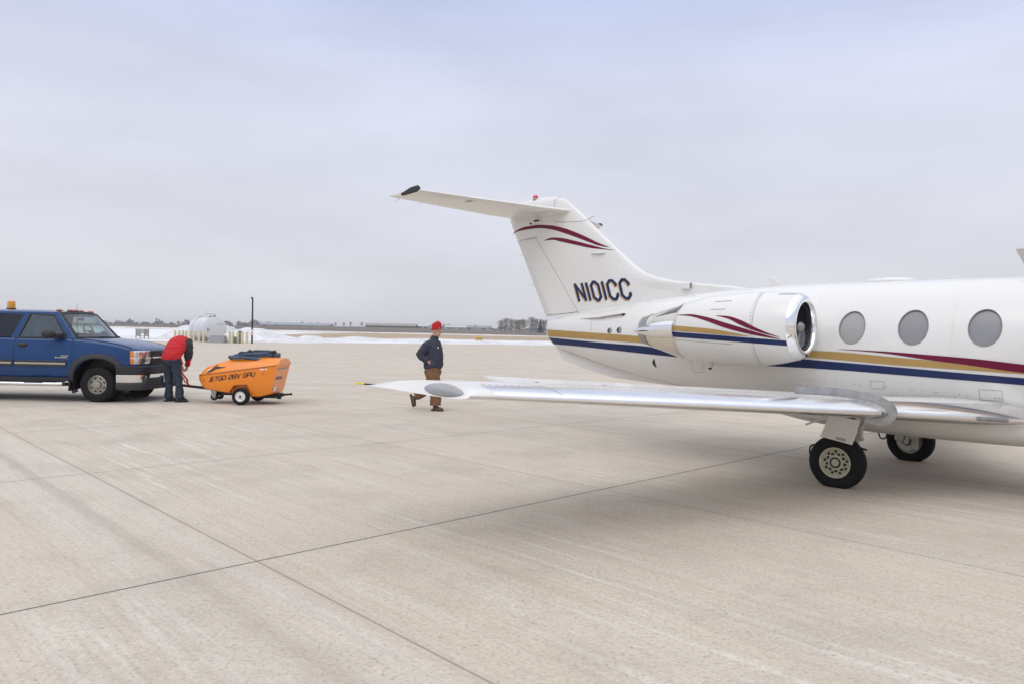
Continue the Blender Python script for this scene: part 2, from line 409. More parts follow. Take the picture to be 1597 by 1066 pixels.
def field_mat():
    m = bpy.data.materials.new('winter_field'); m.use_nodes = True
    t = m.node_tree; p = t.nodes['Principled BSDF']
    obj, rot, v, u = uv_axes(t)
    sx = t.nodes.new('ShaderNodeSeparateXYZ'); t.links.new(obj, sx.inputs[0])
    cmb = t.nodes.new('ShaderNodeCombineXYZ')
    t.links.new(node_math(t, 'MULTIPLY', v, 0.03), cmb.inputs[0]); t.links.new(node_math(t, 'MULTIPLY', u, 0.10), cmb.inputs[1])
    nz = node_noise(t, cmb.outputs[0], 1.0, 6, 0.6)
    ue = node_math(t, 'ADD', u, node_math(t, 'MULTIPLY', node_math(t, 'SUBTRACT', nz, 0.5), 34.0))
    n2 = node_noise(t, obj, 0.25, 6, 0.65)
    tan = node_mix(t, node_range(t, n2, 0.35, 0.65, 0, 1), (0.36, 0.27, 0.18), (0.46, 0.37, 0.26))
    cmf = t.nodes.new('ShaderNodeCombineXYZ')
    t.links.new(node_math(t, 'MULTIPLY', v, 0.012), cmf.inputs[0]); t.links.new(node_math(t, 'MULTIPLY', u, 0.06), cmf.inputs[1])
    dark = node_mix(t, node_range(t, node_noise(t, cmf.outputs[0], 1.0, 6, 0.65), 0.35, 0.65, 0, 1), (0.125, 0.105, 0.095), (0.20, 0.165, 0.14))
    snow = (0.74, 0.75, 0.78)
    c = node_mix(t, node_range(t, ue, 234, 240, 0, 1), tan, dark)
    def band(a, b, s=2.0):
        return node_math(t, 'MULTIPLY', node_range(t, ue, a-s, a+s, 0, 1), node_range(t, ue, b-s, b+s, 1, 0))
    c = node_mix(t, node_math(t, 'MULTIPLY', band(219, 232), node_range(t, n2, 0.40, 0.48, 0, 1)), c, snow)
    c = node_mix(t, node_math(t, 'MULTIPLY', band(104, 140, 3), node_range(t, node_noise(t, cmb.outputs[0], 3.0, 5), 0.36, 0.42, 0, 1)), c, snow)
    left = node_math(t, 'MULTIPLY', node_range(t, node_math(t, 'ADD', sx.outputs['X'], node_math(t, 'MULTIPLY', nz, 40)), -40, -32, 1, 0), node_range(t, ue, 205, 225, 1, 0))
    c = node_mix(t, node_math(t, 'MULTIPLY', left, node_range(t, n2, 0.33, 0.38, 0, 1)), c, snow)
    t.links.new(c, p.inputs['Base Color'])
    p.inputs['Roughness'].default_value = 0.9; p.inputs['Specular IOR Level'].default_value = 0.2
    bp = t.nodes.new('ShaderNodeBump'); bp.inputs['Strength'].default_value = 0.4; bp.inputs['Distance'].default_value = 0.2
    t.links.new(n2, bp.inputs['Height']); t.links.new(bp.outputs[0], p.inputs['Normal'])
    return m

# the land beyond the concrete: one sheet out to the horizon
us = [EDGE-1.0, EDGE, 112, 115, 120, 126, 132, 140, 150, 160, 175, 190, 205, 215, 225, 235, 250, 275, 300, 340, 380, 420, 470, 520, 570, 620, 700, 800, 900, 1100, 1500, 2400]
vs_ = [-900, -700, -560, -480, -420, -360, -310, -270, -240, -210, -180, -160, -140, -120, -100, -80, -60, -40, -20, 0, 20, 40, 60, 80, 100, 120, 140, 170, 200, 240, 280, 330, 400, 500, 620, 760, 900, 1200, 1800]
mb = MB()
VX, VY = math.cos(TH), math.sin(TH)
rows = []
for a in us:
    rows.append([])
    for b in vs_:
        x, y = NAx*a+VX*b, NAy*a+VY*b
        z = land(x, y)-(0.05 if a < EDGE-0.5 else 0.0)
        if EDGE+1 < a < 150: z += 0.12*math.sin(b*0.21+a)*math.sin(b*0.083)
        rows[-1].append((x, y, z+0.012 if a > EDGE-0.5 else z))
mb.rings(rows, closed=False, cap=False)
tag(mb.build('field', field_mat(), smooth=60), kind='structure')
mb = MB()
q = [(-60, -120), (EDGE+0.5, -120), (EDGE+0.5, 60), (EDGE+0.5, 420), (-60, 420)]
mb.add([(NAx*a+VX*b, NAy*a+VY*b, 0.0) for a, b in q], [(0, 1, 2, 3, 4)])
tag(mb.build('apron', concrete(), smooth=0), kind='structure')
# a wider sheet under everything so that the ground goes on in every direction
mb = MB(); mb.add([(-2400, -1200, -0.6), (2400, -1200, -0.6), (2400, 3000, -0.6), (-2400, 3000, -0.6)], [(0, 1, 2, 3)])
tag(mb.build('ground', mat('dry_grass', (0.33, 0.27, 0.19), 0.9, var=0.2, scale=0.02), smooth=0), kind='structure')
# ---------------------------------------------------------------- business jet (built with y to starboard, flipped to Blender's left-handed side by JT)
def JT(x, y, z): return (x, -y, z)
JET_HD = 0.765
jet = thing('business_jet', 'white business jet with navy, gold and burgundy stripes, lettered N101CC, on the apron', 'jet', (4.787, 9.495, 0), -JET_HD)

# fuselage
xs = [-5.74, -5.725, -5.70, -5.66, -5.60, -5.5]+[-5.4+0.2*i for i in range(60)]+[6.55, 6.7, 6.85, 7.0, 7.08, 7.15, 7.2]
mb = MB(JT); NS = 56
def fus_ring(x):
    zt, zb, hw, zc = f_top(x), f_bot(x), f_hw(x), f_mid(x); r = []
    for k in range(NS):
        a = 2*math.pi*k/NS; c_, s_ = math.cos(a), math.sin(a)
        r.append((x, hw*c_, zc+(zt-zc if s_ > 0 else zc-zb)*s_))
    return r
mb.rings([fus_ring(x) for x in xs])
fus = mb.build('fuselage', M['jet_white'], jet, smooth=50)
WINS = [(-0.083, 1.851, 0.151, 0.199)]+[(wx, 1.857, 0.157, 0.202) for wx in (0.597, 1.311, 2.02, 2.73, 3.42)]
cm_ = MB(JT)                        # window openings
for wx, wz_, rx_, rz_ in WINS:
    cm_.rings([[(wx+rx_*math.cos(2*math.pi*k/48), yy, wz_+rz_*math.sin(2*math.pi*k/48)) for k in range(48)] for yy in (-1.2, 1.2)])
ct = cm_.build('window_cutter', M['jet_white'], jet, smooth=0)
bo = fus.modifiers.new('holes', 'BOOLEAN'); bo.operation = 'DIFFERENCE'; bo.object = ct; bo.solver = 'EXACT'
bake(fus); bpy.data.objects.remove(ct); finish(fus, 40)

def resample(pts, n):
    L = [0.0]
    for a, b in zip(pts, pts[1:]): L.append(L[-1]+math.hypot(b[0]-a[0], b[1]-a[1]))
    fx, fz = pchip(L, [p[0] for p in pts]), pchip(L, [p[1] for p in pts])
    return [(fx(L[-1]*i/n), fz(L[-1]*i/n)) for i in range(n+1)]
def decal(name, top, bot, fy, m, parent, side=1, n=48, k=6, off=0.004):
    a, b = resample(top, n), resample(bot, n)
    mb = MB(JT)
    def f(u, v):
        p, q = a[round(u*n)], b[round(u*n)]
        x, z = p[0]+(q[0]-p[0])*v, p[1]+(q[1]-p[1])*v
        return (x, side*(fy(x, z)+off), z)
    mb.grid(f, n, k)
    return mb.build(name, m, parent, smooth=60)
NOSE_T = [(1.677, 1.384), (3.2, 1.28), (4.6, 1.19), (6.3, 1.16)]
for sd_ in (1, -1):
    for nm, tp, bt, m in (
        ('gold_stripe', [(-5.66, 1.80), (-4.772, 1.764), (-3.985, 1.733), (-3.0, 1.69)], [(-5.60, 1.675), (-4.775, 1.649), (-3.985, 1.623), (-3.1, 1.594)], 'gold'),
        ('navy_stripe', [(-5.60, 1.655), (-4.778, 1.616), (-3.99, 1.581), (-3.148, 1.549), (-2.60, 1.418)], [(-5.50, 1.538), (-4.807, 1.516), (-4.008, 1.476), (-3.297, 1.44), (-2.60, 1.407)], 'navy'),
        ('gold_stripe', [(-1.0, 1.566), (-0.285, 1.552), (0.448, 1.505), (0.95, 1.468), (1.677, 1.384), (1.9, 1.366)], [(-1.0, 1.485), (-0.288, 1.456), (0.446, 1.415), (1.102, 1.392), (1.677, 1.371), (1.9, 1.364)], 'gold'),
        ('navy_stripe', [(-1.20, 1.345), (-0.756, 1.448), (-0.288, 1.428), (0.445, 1.392), (1.102, 1.356), (1.675, 1.329), (3.5, 1.22), (6.4, 1.10)], [(-1.17, 1.338), (-0.8, 1.336), (-0.296, 1.328), (0.439, 1.301), (1.097, 1.276), (1.672, 1.253), (3.5, 1.15), (6.4, 1.09)], 'navy'),
        ('burgundy_stripe', [(-0.223, 1.586), (0.238, 1.575), (0.785, 1.546), (1.288, 1.513), (1.678, 1.473), (3.3, 1.36), (6.2, 1.20)], [(-0.223, 1.582), (0.237, 1.556), (0.786, 1.488), (1.287, 1.429), (1.677, 1.377), (3.3, 1.26), (6.2, 1.18)], 'burgundy')):
        decal(nm, tp, bt, fus_y, M[m], fus, sd_)
    # oval cabin windows: dark rim and a pane set in it
    for i, (wx, wz, rx_, rz_) in enumerate(WINS):
        mb = MB(JT)
        def fr(u, v, a0=1.045, a1=0.985):
            k_ = (1.03, 1.01, 0.975, 0.955)[round(v*3)]; an = 2*math.pi*u
            x, z = wx+rx_*k_*math.cos(an), wz+rz_*k_*math.sin(an)
            return (x, sd_*(fus_y(x, z)+((0.0015, 0.0035, -0.005, -0.045)[round(v*3)])), z)
        mb.grid(fr, 48, 3)
        wo = mb.build('window', M['seam'], fus, smooth=60)
        mb = MB(JT)
        def pn(u, v):
            an = 2*math.pi*u; x, z = wx+rx_*v*math.cos(an), wz+rz_*v*math.sin(an)
            return (x, sd_*(fus_y(x, z)-0.024), z)
        mb.grid(pn, 48, 8)
        mb.build('pane', M['jet_blind'] if i == 0 else M['jet_pane'], wo, smooth=80)
    # cockpit glazing
    decal('cockpit_window', [(4.42, 2.13), (4.85, 2.06), (5.15, 1.93)], [(4.40, 1.80), (4.85, 1.76), (5.32, 1.72)], fus_y, M['black'], fus, sd_, n=16)

# belly fairing that carries the wing
mb = MB(JT)
rr = []
for i in range(41):
    t = i/40; x = -1.75+t*5.2
    e = max(0.0, 1-abs(2*t-1)**2.6)
    hw, zb, zt = 0.10+0.70*e**0.8, 0.80-0.27*e**0.7, 1.05
    zb = zb+0.05*max(0, (0.3-t))
    ring = []
    for k in range(40):
        a = 2*math.pi*k/40; c_, s_ = math.cos(a), math.sin(a)
        p = 0.75
        ring.append((x, hw*math.copysign(abs(c_)**p, c_), (zt+zb)/2+(zt-zb)/2*math.copysign(abs(s_)**p, s_)))
    rr.append(ring)
mb.rings(rr)
mb.build('belly_fairing', M['jet_white_warm'], jet, smooth=50)
# ventral strake under the tail cone
mb = MB(JT)
ol = [(-5.62, 1.72), (-5.50, 1.50), (-5.32, 1.27), (-4.85, 1.13), (-4.18, 1.00), (-3.42, 0.955), (-2.6, 0.91), (-2.3, 0.95), (-2.6, 1.15), (-4.0, 1.5)]
mb.prism(ol, lambda a, b: (a, -0.028-0.03*(b-0.9), b), lambda a, b: (a, 0.028+0.03*(b-0.9), b))
stk = mb.build('ventral_strake', M['jet_white'], jet, smooth=0, bevel=0.01)

# fin and rudder
FZ = [1.95, 2.1, 2.3, 2.42, 2.48, 2.53, 2.60, 2.68, 2.75, 2.9, 3.04, 3.3, 3.58, 3.8, 3.95, 4.03, 4.1, 4.15, 4.185, 4.21, 4.225, 4.235]
def hinge(z): return -4.93-0.757*(z-2.05)        # x of the rudder hinge line
def fin_slice(z, x0, x1, n):
    """closed loop from the leading x1 back to x0 along both sides"""
    pts = [x1+(x0-x1)*(1-math.cos(math.pi*i/n))/2 for i in range(n+1)]
    return [(x, fin_y(x, z), z) for x in pts]+[(x, -fin_y(x, z), z) for x in reversed(pts)]
mb = MB(JT)
mb.rings([fin_slice(z, hinge(z) if z < 3.4945 else FIN_TE(z), FIN_LE(z), 40) for z in sorted(FZ+[3.40, 3.494, 3.495, 3.54])])
fin = mb.build('tail_fin', M['jet_white'], jet, smooth=40)
mb = MB(JT)
def rud_slice(z):
    h_ = hinge(z)-0.012; te = FIN_TE(z); n = 12
    pts = [h_+(te-h_)*i/n for i in range(n+1)]
    return [(x, fin_y(x, z), z) for x in pts]+[(x, -fin_y(x, z), z) for x in reversed(pts)]
mb.rings([rud_slice(z) for z in (2.03, 2.2, 2.5, 2.8, 3.1, 3.3, 3.486)])
rud = mb.build('rudder', M['jet_white'], jet, smooth=40)
for z in (2.62, 3.62, 3.2):
    mb = MB(JT); te = FIN_TE(z); mb.tube([(te+0.02, 0, z), (te-0.13, 0, z+0.012)], [0.004, 0.002], 5); mb.build('static_wick', M['seam'], fin if z > 3.5 else rud)

def ribbon(pts, w, closed=False):
    """2D stroke with mitred corners -> quads"""
    n = len(pts); L = []; Rr = []
    for i in range(n):
        a = pts[(i-1) % n] if (i > 0 or closed) else None
        b = pts[(i+1) % n] if (i < n-1 or closed) else None
        p = pts[i]
        def nrm(s, e):
            d = (e[0]-s[0], e[1]-s[1]); l = math.hypot(*d) or 1
            return (-d[1]/l, d[0]/l)
        if a is None: nx, ny = nrm(p, b); k = 1
        elif b is None: nx, ny = nrm(a, p); k = 1
        else:
            n1, n2 = nrm(a, p), nrm(p, b); nx, ny = n1[0]+n2[0], n1[1]+n2[1]; l = math.hypot(nx, ny) or 1
            nx, ny = nx/l, ny/l; k = 1/max(0.45, nx*n1[0]+ny*n1[1])
        L.append((p[0]+nx*w/2*k, p[1]+ny*w/2*k)); Rr.append((p[0]-nx*w/2*k, p[1]-ny*w/2*k))
    qs = []
    for i in range(n if closed else n-1):
        j = (i+1) % n
        qs.append((L[i], L[j], Rr[j], Rr[i]))
    return qs
# glyphs on a unit-high grid: list of (polyline, closed), and advance width
def oct_(w, h=1.0, c=0.2): return [(c, 0), (w-c, 0), (w, c), (w, h-c), (w-c, h), (c, h), (0, h-c), (0, c)]
GLY = {
    'N': ([([(0.0, 0), (0.0, 1)], 0), ([(0.0, 0.95), (0.48, 0.05)], 0), ([(0.48, 0), (0.48, 1)], 0)], 0.48),
    '1': ([([(0.05, 0), (0.05, 1)], 0)], 0.10),
    '0': ([(oct_(0.46, 1, 0.17), 1)], 0.46),
    'C': ([([(0.50, 0.68), (0.50, 0.82), (0.34, 1.0), (0.17, 1.0), (0.0, 0.82), (0.0, 0.18), (0.17, 0.0), (0.34, 0.0), (0.50, 0.18), (0.50, 0.32)], 0)], 0.52),
    'J': ([([(0.48, 1), (0.48, 0.10), (0.38, 0.0), (0.05, 0.0)], 0)], 0.48),
    'E': ([([(0.55, 1), (0.08, 1), (0.0, 0.9), (0.0, 0.1), (0.08, 0.0), (0.55, 0.0)], 0), ([(0.0, 0.5), (0.5, 0.5)], 0)], 0.55),
    'T': ([([(0.0, 1), (0.64, 1)], 0), ([(0.32, 1), (0.32, 0)], 0)], 0.64),
    'G': ([([(0.68, 1), (0.14, 1), (0.0, 0.86), (0.0, 0.14), (0.14, 0.0), (0.68, 0.0), (0.68, 0.48), (0.38, 0.48)], 0)], 0.68),
    'O': ([(oct_(0.70, 1, 0.14), 1)], 0.70),
    '2': ([([(0.02, 1), (0.58, 1), (0.68, 0.9), (0.68, 0.62), (0.58, 0.52), (0.10, 0.48), (0.0, 0.38), (0.0, 0.0), (0.70, 0.0)], 0)], 0.68),
    '8': ([(oct_(0.68, 0.5, 0.1), 1), ([(x, y+0.5) for x, y in oct_(0.68, 0.5, 0.1)], 1)], 0.68),
    'V': ([([(0.0, 1), (0.34, 0.0), (0.70, 1)], 0)], 0.70),
    'P': ([([(0.0, 0), (0.0, 1), (0.56, 1), (0.68, 0.9), (0.68, 0.5), (0.56, 0.4), (0.0, 0.4)], 0)], 0.68),
    'U': ([([(0.0, 1), (0.0, 0.14), (0.12, 0.0), (0.56, 0.0), (0.68, 0.14), (0.68, 1)], 0)], 0.68),
}
def text_quads(s, w, gap, space=0.45):
    x = 0.0; out_ = []
    for ch in s:
        if ch == ' ': x += space; continue
        strokes, adv = GLYPH(ch)
        for pl, cl_ in strokes:
            pts = []
            m = len(pl)
            for i in range(m if cl_ else m-1):       # split long strokes so that they follow curved skin
                a, b = pl[i], pl[(i+1) % m]; k = max(1, int(math.hypot(b[0]-a[0], b[1]-a[1])/0.3))
                pts += [(a[0]+(b[0]-a[0])*j/k, a[1]+(b[1]-a[1])*j/k) for j in range(k)]
            if not cl_: pts.append(pl[-1])
            out_ += [[(p[0]+x, p[1]) for p in q_] for q_ in ribbon(pts, w, bool(cl_))]
        x += adv+gap
    return out_, x-gap
def GLYPH(c): return GLY[c]
for sd_ in (1, -1):
    q_, tw = text_quads('N101CC', 0.15, 0.24)
    for nm, m, dx, dz, off in (('registration_shadow', 'gold', -0.016, -0.020, 0.003), ('registration_letters', 'navy', 0, 0, 0.0045)):
        mb = MB(JT)
        for quad in q_:
            vs = []
            for a, b in quad:
                u = a/tw if sd_ > 0 else 1-a/tw
                z = 2.300+0.315*b+0.028*u+dz
                x = -4.945+(1.125)*u-0.118*b*(1 if sd_ > 0 else 1)+0.02*b*u+dx*sd_
                vs.append((x, sd_*(fin_y(x, z)+off), z))
            mb.add(vs, [(0, 1, 2, 3)])
        mb.build(nm, M[m], fin, smooth=0)
    decal('burgundy_stripe', [(-6.66, 3.655), (-6.293, 3.729), (-6.049, 3.737), (-5.654, 3.696), (-5.347, 3.622), (-5.05, 3.516), (-4.761, 3.392), (-4.553, 3.295), (-4.34, 3.212)], [(-6.64, 3.645), (-6.292, 3.674), (-6.047, 3.677), (-5.652, 3.625), (-5.345, 3.535), (-5.048, 3.431), (-4.759, 3.324), (-4.549, 3.250), (-4.34, 3.206)], fin_y, M['burgundy'], fin, sd_)
    decal('burgundy_stripe', [(-5.83, 3.435), (-5.617, 3.47), (-5.418, 3.449), (-5.046, 3.363), (-4.687, 3.263), (-4.413, 3.189), (-4.22, 3.15)], [(-5.83, 3.431), (-5.616, 3.429), (-5.416, 3.385), (-5.044, 3.295), (-4.686, 3.213), (-4.413, 3.173), (-4.22, 3.147)], fin_y, M['burgundy'], fin, sd_)
    def line(pts, parent, fy, w=0.008, m='seam', n=14):
        tp = [(x, z+w/2) for x, z in pts]; bt = [(x, z-w/2) for x, z in pts]
        if abs(pts[-1][0]-pts[0][0]) < abs(pts[-1][1]-pts[0][1]):
            tp = [(x-w/2, z) for x, z in pts]; bt = [(x+w/2, z) for x, z in pts]
        return decal('panel_seam', tp, bt, fy, M[m], parent, sd_, n=n, k=1, off=0.0025)
    line([(-5.50, 4.215), (-5.57, 4.1), (-5.56, 3.95)], fin, fin_y)
    line([(-5.56, 3.84), (-5.56, 3.76), (-5.55, 3.755), (-4.95, 3.70)], fin, fin_y, 0.008)
    line([(-4.95, 3.70), (-4.72, 3.78)], fin, fin_y, 0.008)
    line([(-6.55, 3.47), (-6.2, 3.50), (-6.0, 3.52)], fin, fin_y, 0.007)
    line([(-5.72, 2.06), (-5.45, 2.075), (-4.98, 2.115)], fus, lambda x, z: max(fin_y(x, z), fus_y(x, z)), 0.008, 'black')
    line([(-4.52, 2.03), (-4.45, 1.9), (-4.40, 1.78)], fus, fus_y, 0.006)
    # small blade fairing on the fin, slot in the leading edge, cover plates
    mb = MB(JT); mb.ball((-4.55, sd_*(fin_y(-4.55, 3.13)), 3.115), (0.16, 0.05, 0.02), 14, 8); mb.build('fin_vane', M['jet_white'], fin)
    mb = MB(JT)
    mb.prism([(-4.80, 1.985), (-3.75, 2.085), (-3.72, 2.065), (-4.3, 2.00)], lambda a, b: (a, sd_*(fus_y(a, b)-0.05), b), lambda a, b: (a, sd_*(fus_y(a, b)+0.07*min(1, (a+4.82)/0.6)), b))
    mb.build('aft_strake', M['jet_white'], fus, smooth=0)
    mb = MB(JT); mb.ball((-3.76, sd_*fus_y(-3.76, 2.05), 2.05), (0.035, 0.03, 0.035), 12, 8); mb.build('vent', M['black'], fus)
    for vx, vz, vr in ((-3.974, 1.785, 0.050), (-3.758, 1.795, 0.055), (-3.01, 1.297, 0.085)):
        mb = MB(JT)
        mb.grid(lambda u, v: (vx+vr*v*math.cos(2*math.pi*u), sd_*(fus_y(vx+vr*v*math.cos(2*math.pi*u), vz+vr*v*math.sin(2*math.pi*u))+0.006*(1-v**6)), vz+vr*v*math.sin(2*math.pi*u)), 24, 4)
        vo = mb.build('vent', M['brushed'] if vr < 0.07 else M['jet_white'], fus, smooth=60)
        mb = MB(JT)
        mb.grid(lambda u, v: (vx-vr*0.25+vr*(0.5*v-0.55)*math.sin(math.pi*u)*1.1, sd_*(fus_y(vx, vz+vr*(2*u-1)*0.9)+0.010), vz+vr*(2*u-1)*0.9), 12, 2)
        mb.build('louvre', M['black'], vo, smooth=60)
    line([(-1.9, 2.30), (-1.62, 2.32)], fus, fus_y, 0.02)
    line([(-5.3, 1.45), (-4.2, 1.20), (-3.2, 1.02), (-2.6, 0.95)], fus, fus_y, 0.006)
mb = MB(JT); mb.box((-2.83, 0.05, 2.50), (0.16, 0.10, 0.11)); mb.box((-2.83, -0.05, 2.50), (0.16, 0.10, 0.11)); mb.build('intake_slot', M['jet_white'], fin, bevel=0.02)
mb = MB(JT); mb.box((-2.755, 0.055, 2.50), (0.02, 0.075, 0.085)); mb.build('slot_mouth', M['seam'], fin)
mb = MB(JT); mb.lathe([(0, 0.055), (0.02, 0.055), (0.02, 0.05)], (-6.10, 0, 4.225), 'z', 16, True); bcn = mb.build('beacon', M['gear_paint'], fin)
mb = MB(JT); mb.ball((-6.10, 0, 4.262), (0.052, 0.052, 0.055), 16, 10); mb.build('lamp', M['red_lamp'], bcn)

def tipflare(y): return math.copysign(0.060*max(0.0, (abs(y)-6.45)/0.16), y) if abs(y) > 6.45 else 0.0
# generic lifting surface: sections = (y, xLE, xTE, z, thickness ratio); u0..u1 of the chord
def lift(secs, u0, u1, n=18, camber=0.0, gap=0.0, twist=None):
    rings = []
    for i, (y, le, te, z, t) in enumerate(secs):
        c = le-te; up = []; lo = []
        for k in range(n+1):
            w = k/n
            u = u0+(u1-u0)*((1-math.cos(math.pi*w))/2 if u0 < 0.01 else w)
            h = t*c*naca(u)*0.95
            cz = camber*c*4*u*(1-u)
            oy = tipflare(y)
            up.append((le-u*c, y, z+cz+h)); lo.append((le-u*c, y+oy, z+cz-h*0.9))
        rings.append(up+lo[::-1])
    return rings
# tailplane
TPS = [(0.02, -5.20, -6.66, 3.92, 0.10), (0.5, -5.42, -6.79, 3.935, 0.10), (1.5, -5.90, -7.03, 3.985, 0.10), (2.40, -6.34, -7.26, 4.04, 0.095), (2.50, -6.42, -7.30, 4.05, 0.07)]
for s_ in (1, -1):
    sc = [(s_*a, b, c, d, e) for a, b, c, d, e in TPS]
    mb = MB(JT); mb.rings(lift(sc, 0.0, 0.68)); tp = mb.build('tailplane', M['jet_white'], jet, smooth=40)
    mb = MB(JT); mb.rings(lift(sc, 0.687, 1.0)); mb.build('elevator', M['jet_white'], tp, smooth=40)
    mb = MB(JT)
    mb.prism([(-6.41, 0.015), (-6.46, 0.050), (-6.64, 0.042), (-6.92, -0.01), (-6.88, -0.035), (-6.5, -0.02)], lambda a, b: (a, s_*2.485, 4.06+b*1.5), lambda a, b: (a, s_*2.53, 4.06+b*1.5))
    mb.build('tip_horn', M['soot'], tp, bevel=0.012)
    for yy, xx in ((2.3, -7.24), (1.85, -7.12)):
        mb = MB(JT); mb.tube([(xx+0.02, s_*yy, 4.03), (xx-0.15, s_*yy, 4.0)], [0.004, 0.002], 5); mb.build('static_wick', M['seam'], tp)
    mb = MB(JT); mb.ball((-6.15, s_*1.65, 3.955), (0.09, 0.05, 0.012), 14, 6); mb.build('access_plate', M['gear_paint'], tp)
    mb = MB(JT); mb.box((-5.95, s_*0.13, 3.80), (0.10, 0.03, 0.03)); mb.build('hinge_bracket', M['black'], tp)
    mb = MB(JT); mb.box((-6.1, s_*0.12, 3.76), (0.03, 0.03, 0.03)); mb.build('hinge_bracket', M['black'], tp)
# ---------------------------------------------------------------- wings
WXL = pchip([0.3, 0.6, 0.9, 1.5, 2.1, 2.3, 6.45, 6.56, 6.62, 6.66], [2.05, 1.90, 1.66, 1.24, 0.88, 0.79, -0.575, -0.61, -0.635, -0.66])
WXT = pchip([0.3, 0.9, 6.55, 6.66], [-0.46, -0.60, -1.90, -1.86])
def wz(y): return 0.885+0.062*(y-0.9)
def wt(y): return 0.135-0.040*max(0, y-0.9)/5.7
def wing_up(y, u):
    c = WXL(y)-WXT(y); return wz(y)+0.02*c*4*u*(1-u)+wt(y)*c*naca(u)*0.95
def wing_lo(y, u):
    c = WXL(y)-WXT(y); return wz(y)+0.02*c*4*u*(1-u)-wt(y)*c*naca(u)*0.855
WY = [0.45, 0.6, 0.75, 0.9, 1.1, 1.3, 1.5, 1.7, 1.9, 2.1, 2.3, 2.7, 3.3, 4.0, 4.8, 5.5, 6.0, 6.3, 6.46]
for s_ in (1, -1):
    sc = [(s_*y, WXL(y), WXT(y), wz(y), wt(y)) for y in WY]
    mb = MB(JT); mb.rings(lift(sc, 0.125, 1.0, 22, 0.02)); wing = mb.build('wing', M['jet_white'], jet, smooth=40)
    mb = MB(JT); mb.rings(lift([(s_*y, WXL(y), WXT(y), wz(y), wt(y)) for y in (6.455, 6.50, 6.55, 6.58, 6.61)], 0.0, 1.0, 26, 0.02), True, False)
    e0 = len(mb.v)-54; mb.f += [(e0+k, e0+k+1, e0+52-k, e0+53-k) for k in range(26)]; mb.build('wing_tip', M['jet_white'], wing, smooth=40)
    # bare metal leading edge
    rr = []
    for y, le, te, z, t in sc:
        c = le-te; p = []
        for k in range(25):
            w = (k/12-1)           # -1 lower .. 1 upper
            u = 0.15*abs(w)**1.7 if w > 0 else 0.13*abs(w)**1.7
            h = t*c*naca(u)
            p.append((le-u*c+0.002, y+(tipflare(y)*(0.5-0.5*w)), z+0.02*c*4*u*(1-u)+(h*0.95 if w > 0 else -h*0.855)+(0.0015 if w > 0 else -0.0015)))
        rr.append(p)
    mb = MB(JT); mb.rings(rr, closed=False, cap=False); nl = len(rr[0]); mb.f.append(tuple(range(len(mb.v)-nl, len(mb.v)))); mb.build('leading_edge', M['leading_metal'], wing, smooth=50)
    # tip lens in the end face
    yt = 6.61; c = WXL(yt)-WXT(yt)
    mb = MB(JT)
    def lens(u, v):
        a = 2*math.pi*u; uu = 0.25+0.172*v*math.cos(a)
        zu, zl = wing_up(yt, uu), wing_lo(yt, uu)
        q_ = 0.84*v*math.sin(a); return (WXL(yt)-uu*c, s_*(yt+0.006+0.020*(1-v*v)+0.060*(0.5-0.5*q_)), (zu+zl)/2+(zu-zl)/2*q_)
    mb.grid(lens, 48, 8); mb.build('tip_lamp_cover', M['lens_grey'], wing, smooth=70)
    # raised spoiler strip ahead of the trailing edge with its hinge brackets
    mb = MB(JT); ring = []
    for y in (1.45, 2.0, 2.8, 3.6, 4.4, 5.2, 5.55):
        te = WXT(y); xh = te+0.50; ze = wing_up(y, 1-0.50/(WXL(y)-te))
        k = 1.0
        ring.append([(xh+0.01, s_*y, ze+0.010), (xh-0.30, s_*(y+0.03), ze+0.052*k), (xh-0.31, s_*(y+0.03), ze+0.045*k), (xh-0.02, s_*y, ze-0.03)])
    mb.rings(ring); mb.build('spoiler', M['jet_white'], wing, smooth=0)
    for y in (2.2, 3.3, 4.4, 5.2):
        te = WXT(y); mb = MB(JT); mb.box((te+0.44, s_*y, wing_up(y, 0.72)+0.022), (0.05, 0.025, 0.02)); mb.build('hinge_bracket', M['gear_paint'], wing)
    # flap gap line and skin seams
    def wline(y0, y1, u0, u1, w=0.008, m='seam'):
        mb = MB(JT)
        def f(a, b):
            y = y0+(y1-y0)*a; u = u0+(u1-u0)*a+(w/(WXL(y)-WXT(y)))*(b-0.5)
            if abs(u1-u0) > 0.05: u = u0+(u1-u0)*a; y += w*(b-0.5)
            return (WXL(y)-u*(WXL(y)-WXT(y)), s_*y, wing_up(y, u)+0.003)
        mb.grid(f, 30, 1); mb.build('panel_seam', M[m], wing, smooth=0)
    wline(2.5, 6.4, 0.185, 0.185, 0.006); wline(2.5, 6.4, 0.60, 0.60, 0.008); wline(5.9, 5.9, 0.0, 0.6, 0.006); wline(1.1, 2.2, 0.3, 0.3, 0.006)
    # rivets along the metal skin joint
    mb = MB(JT)
    for k in range(64):
        y = 2.5+3.9*k/63; u = 0.17
        x = WXL(y)-u*(WXL(y)-WXT(y)); z = wing_up(y, u)+0.002
        mb.lathe([(0, 0.006), (0.002, 0.005), (0.002, 0.0005)], (x, s_*y, z), 'z', 6)
    tag(mb.build('rivet_row', M['rivet'], wing, smooth=0), kind='stuff')
    # fence wrapped round the leading edge
    yf = 2.32; cf = WXL(yf)-WXT(yf)
    inner, outer = [], []
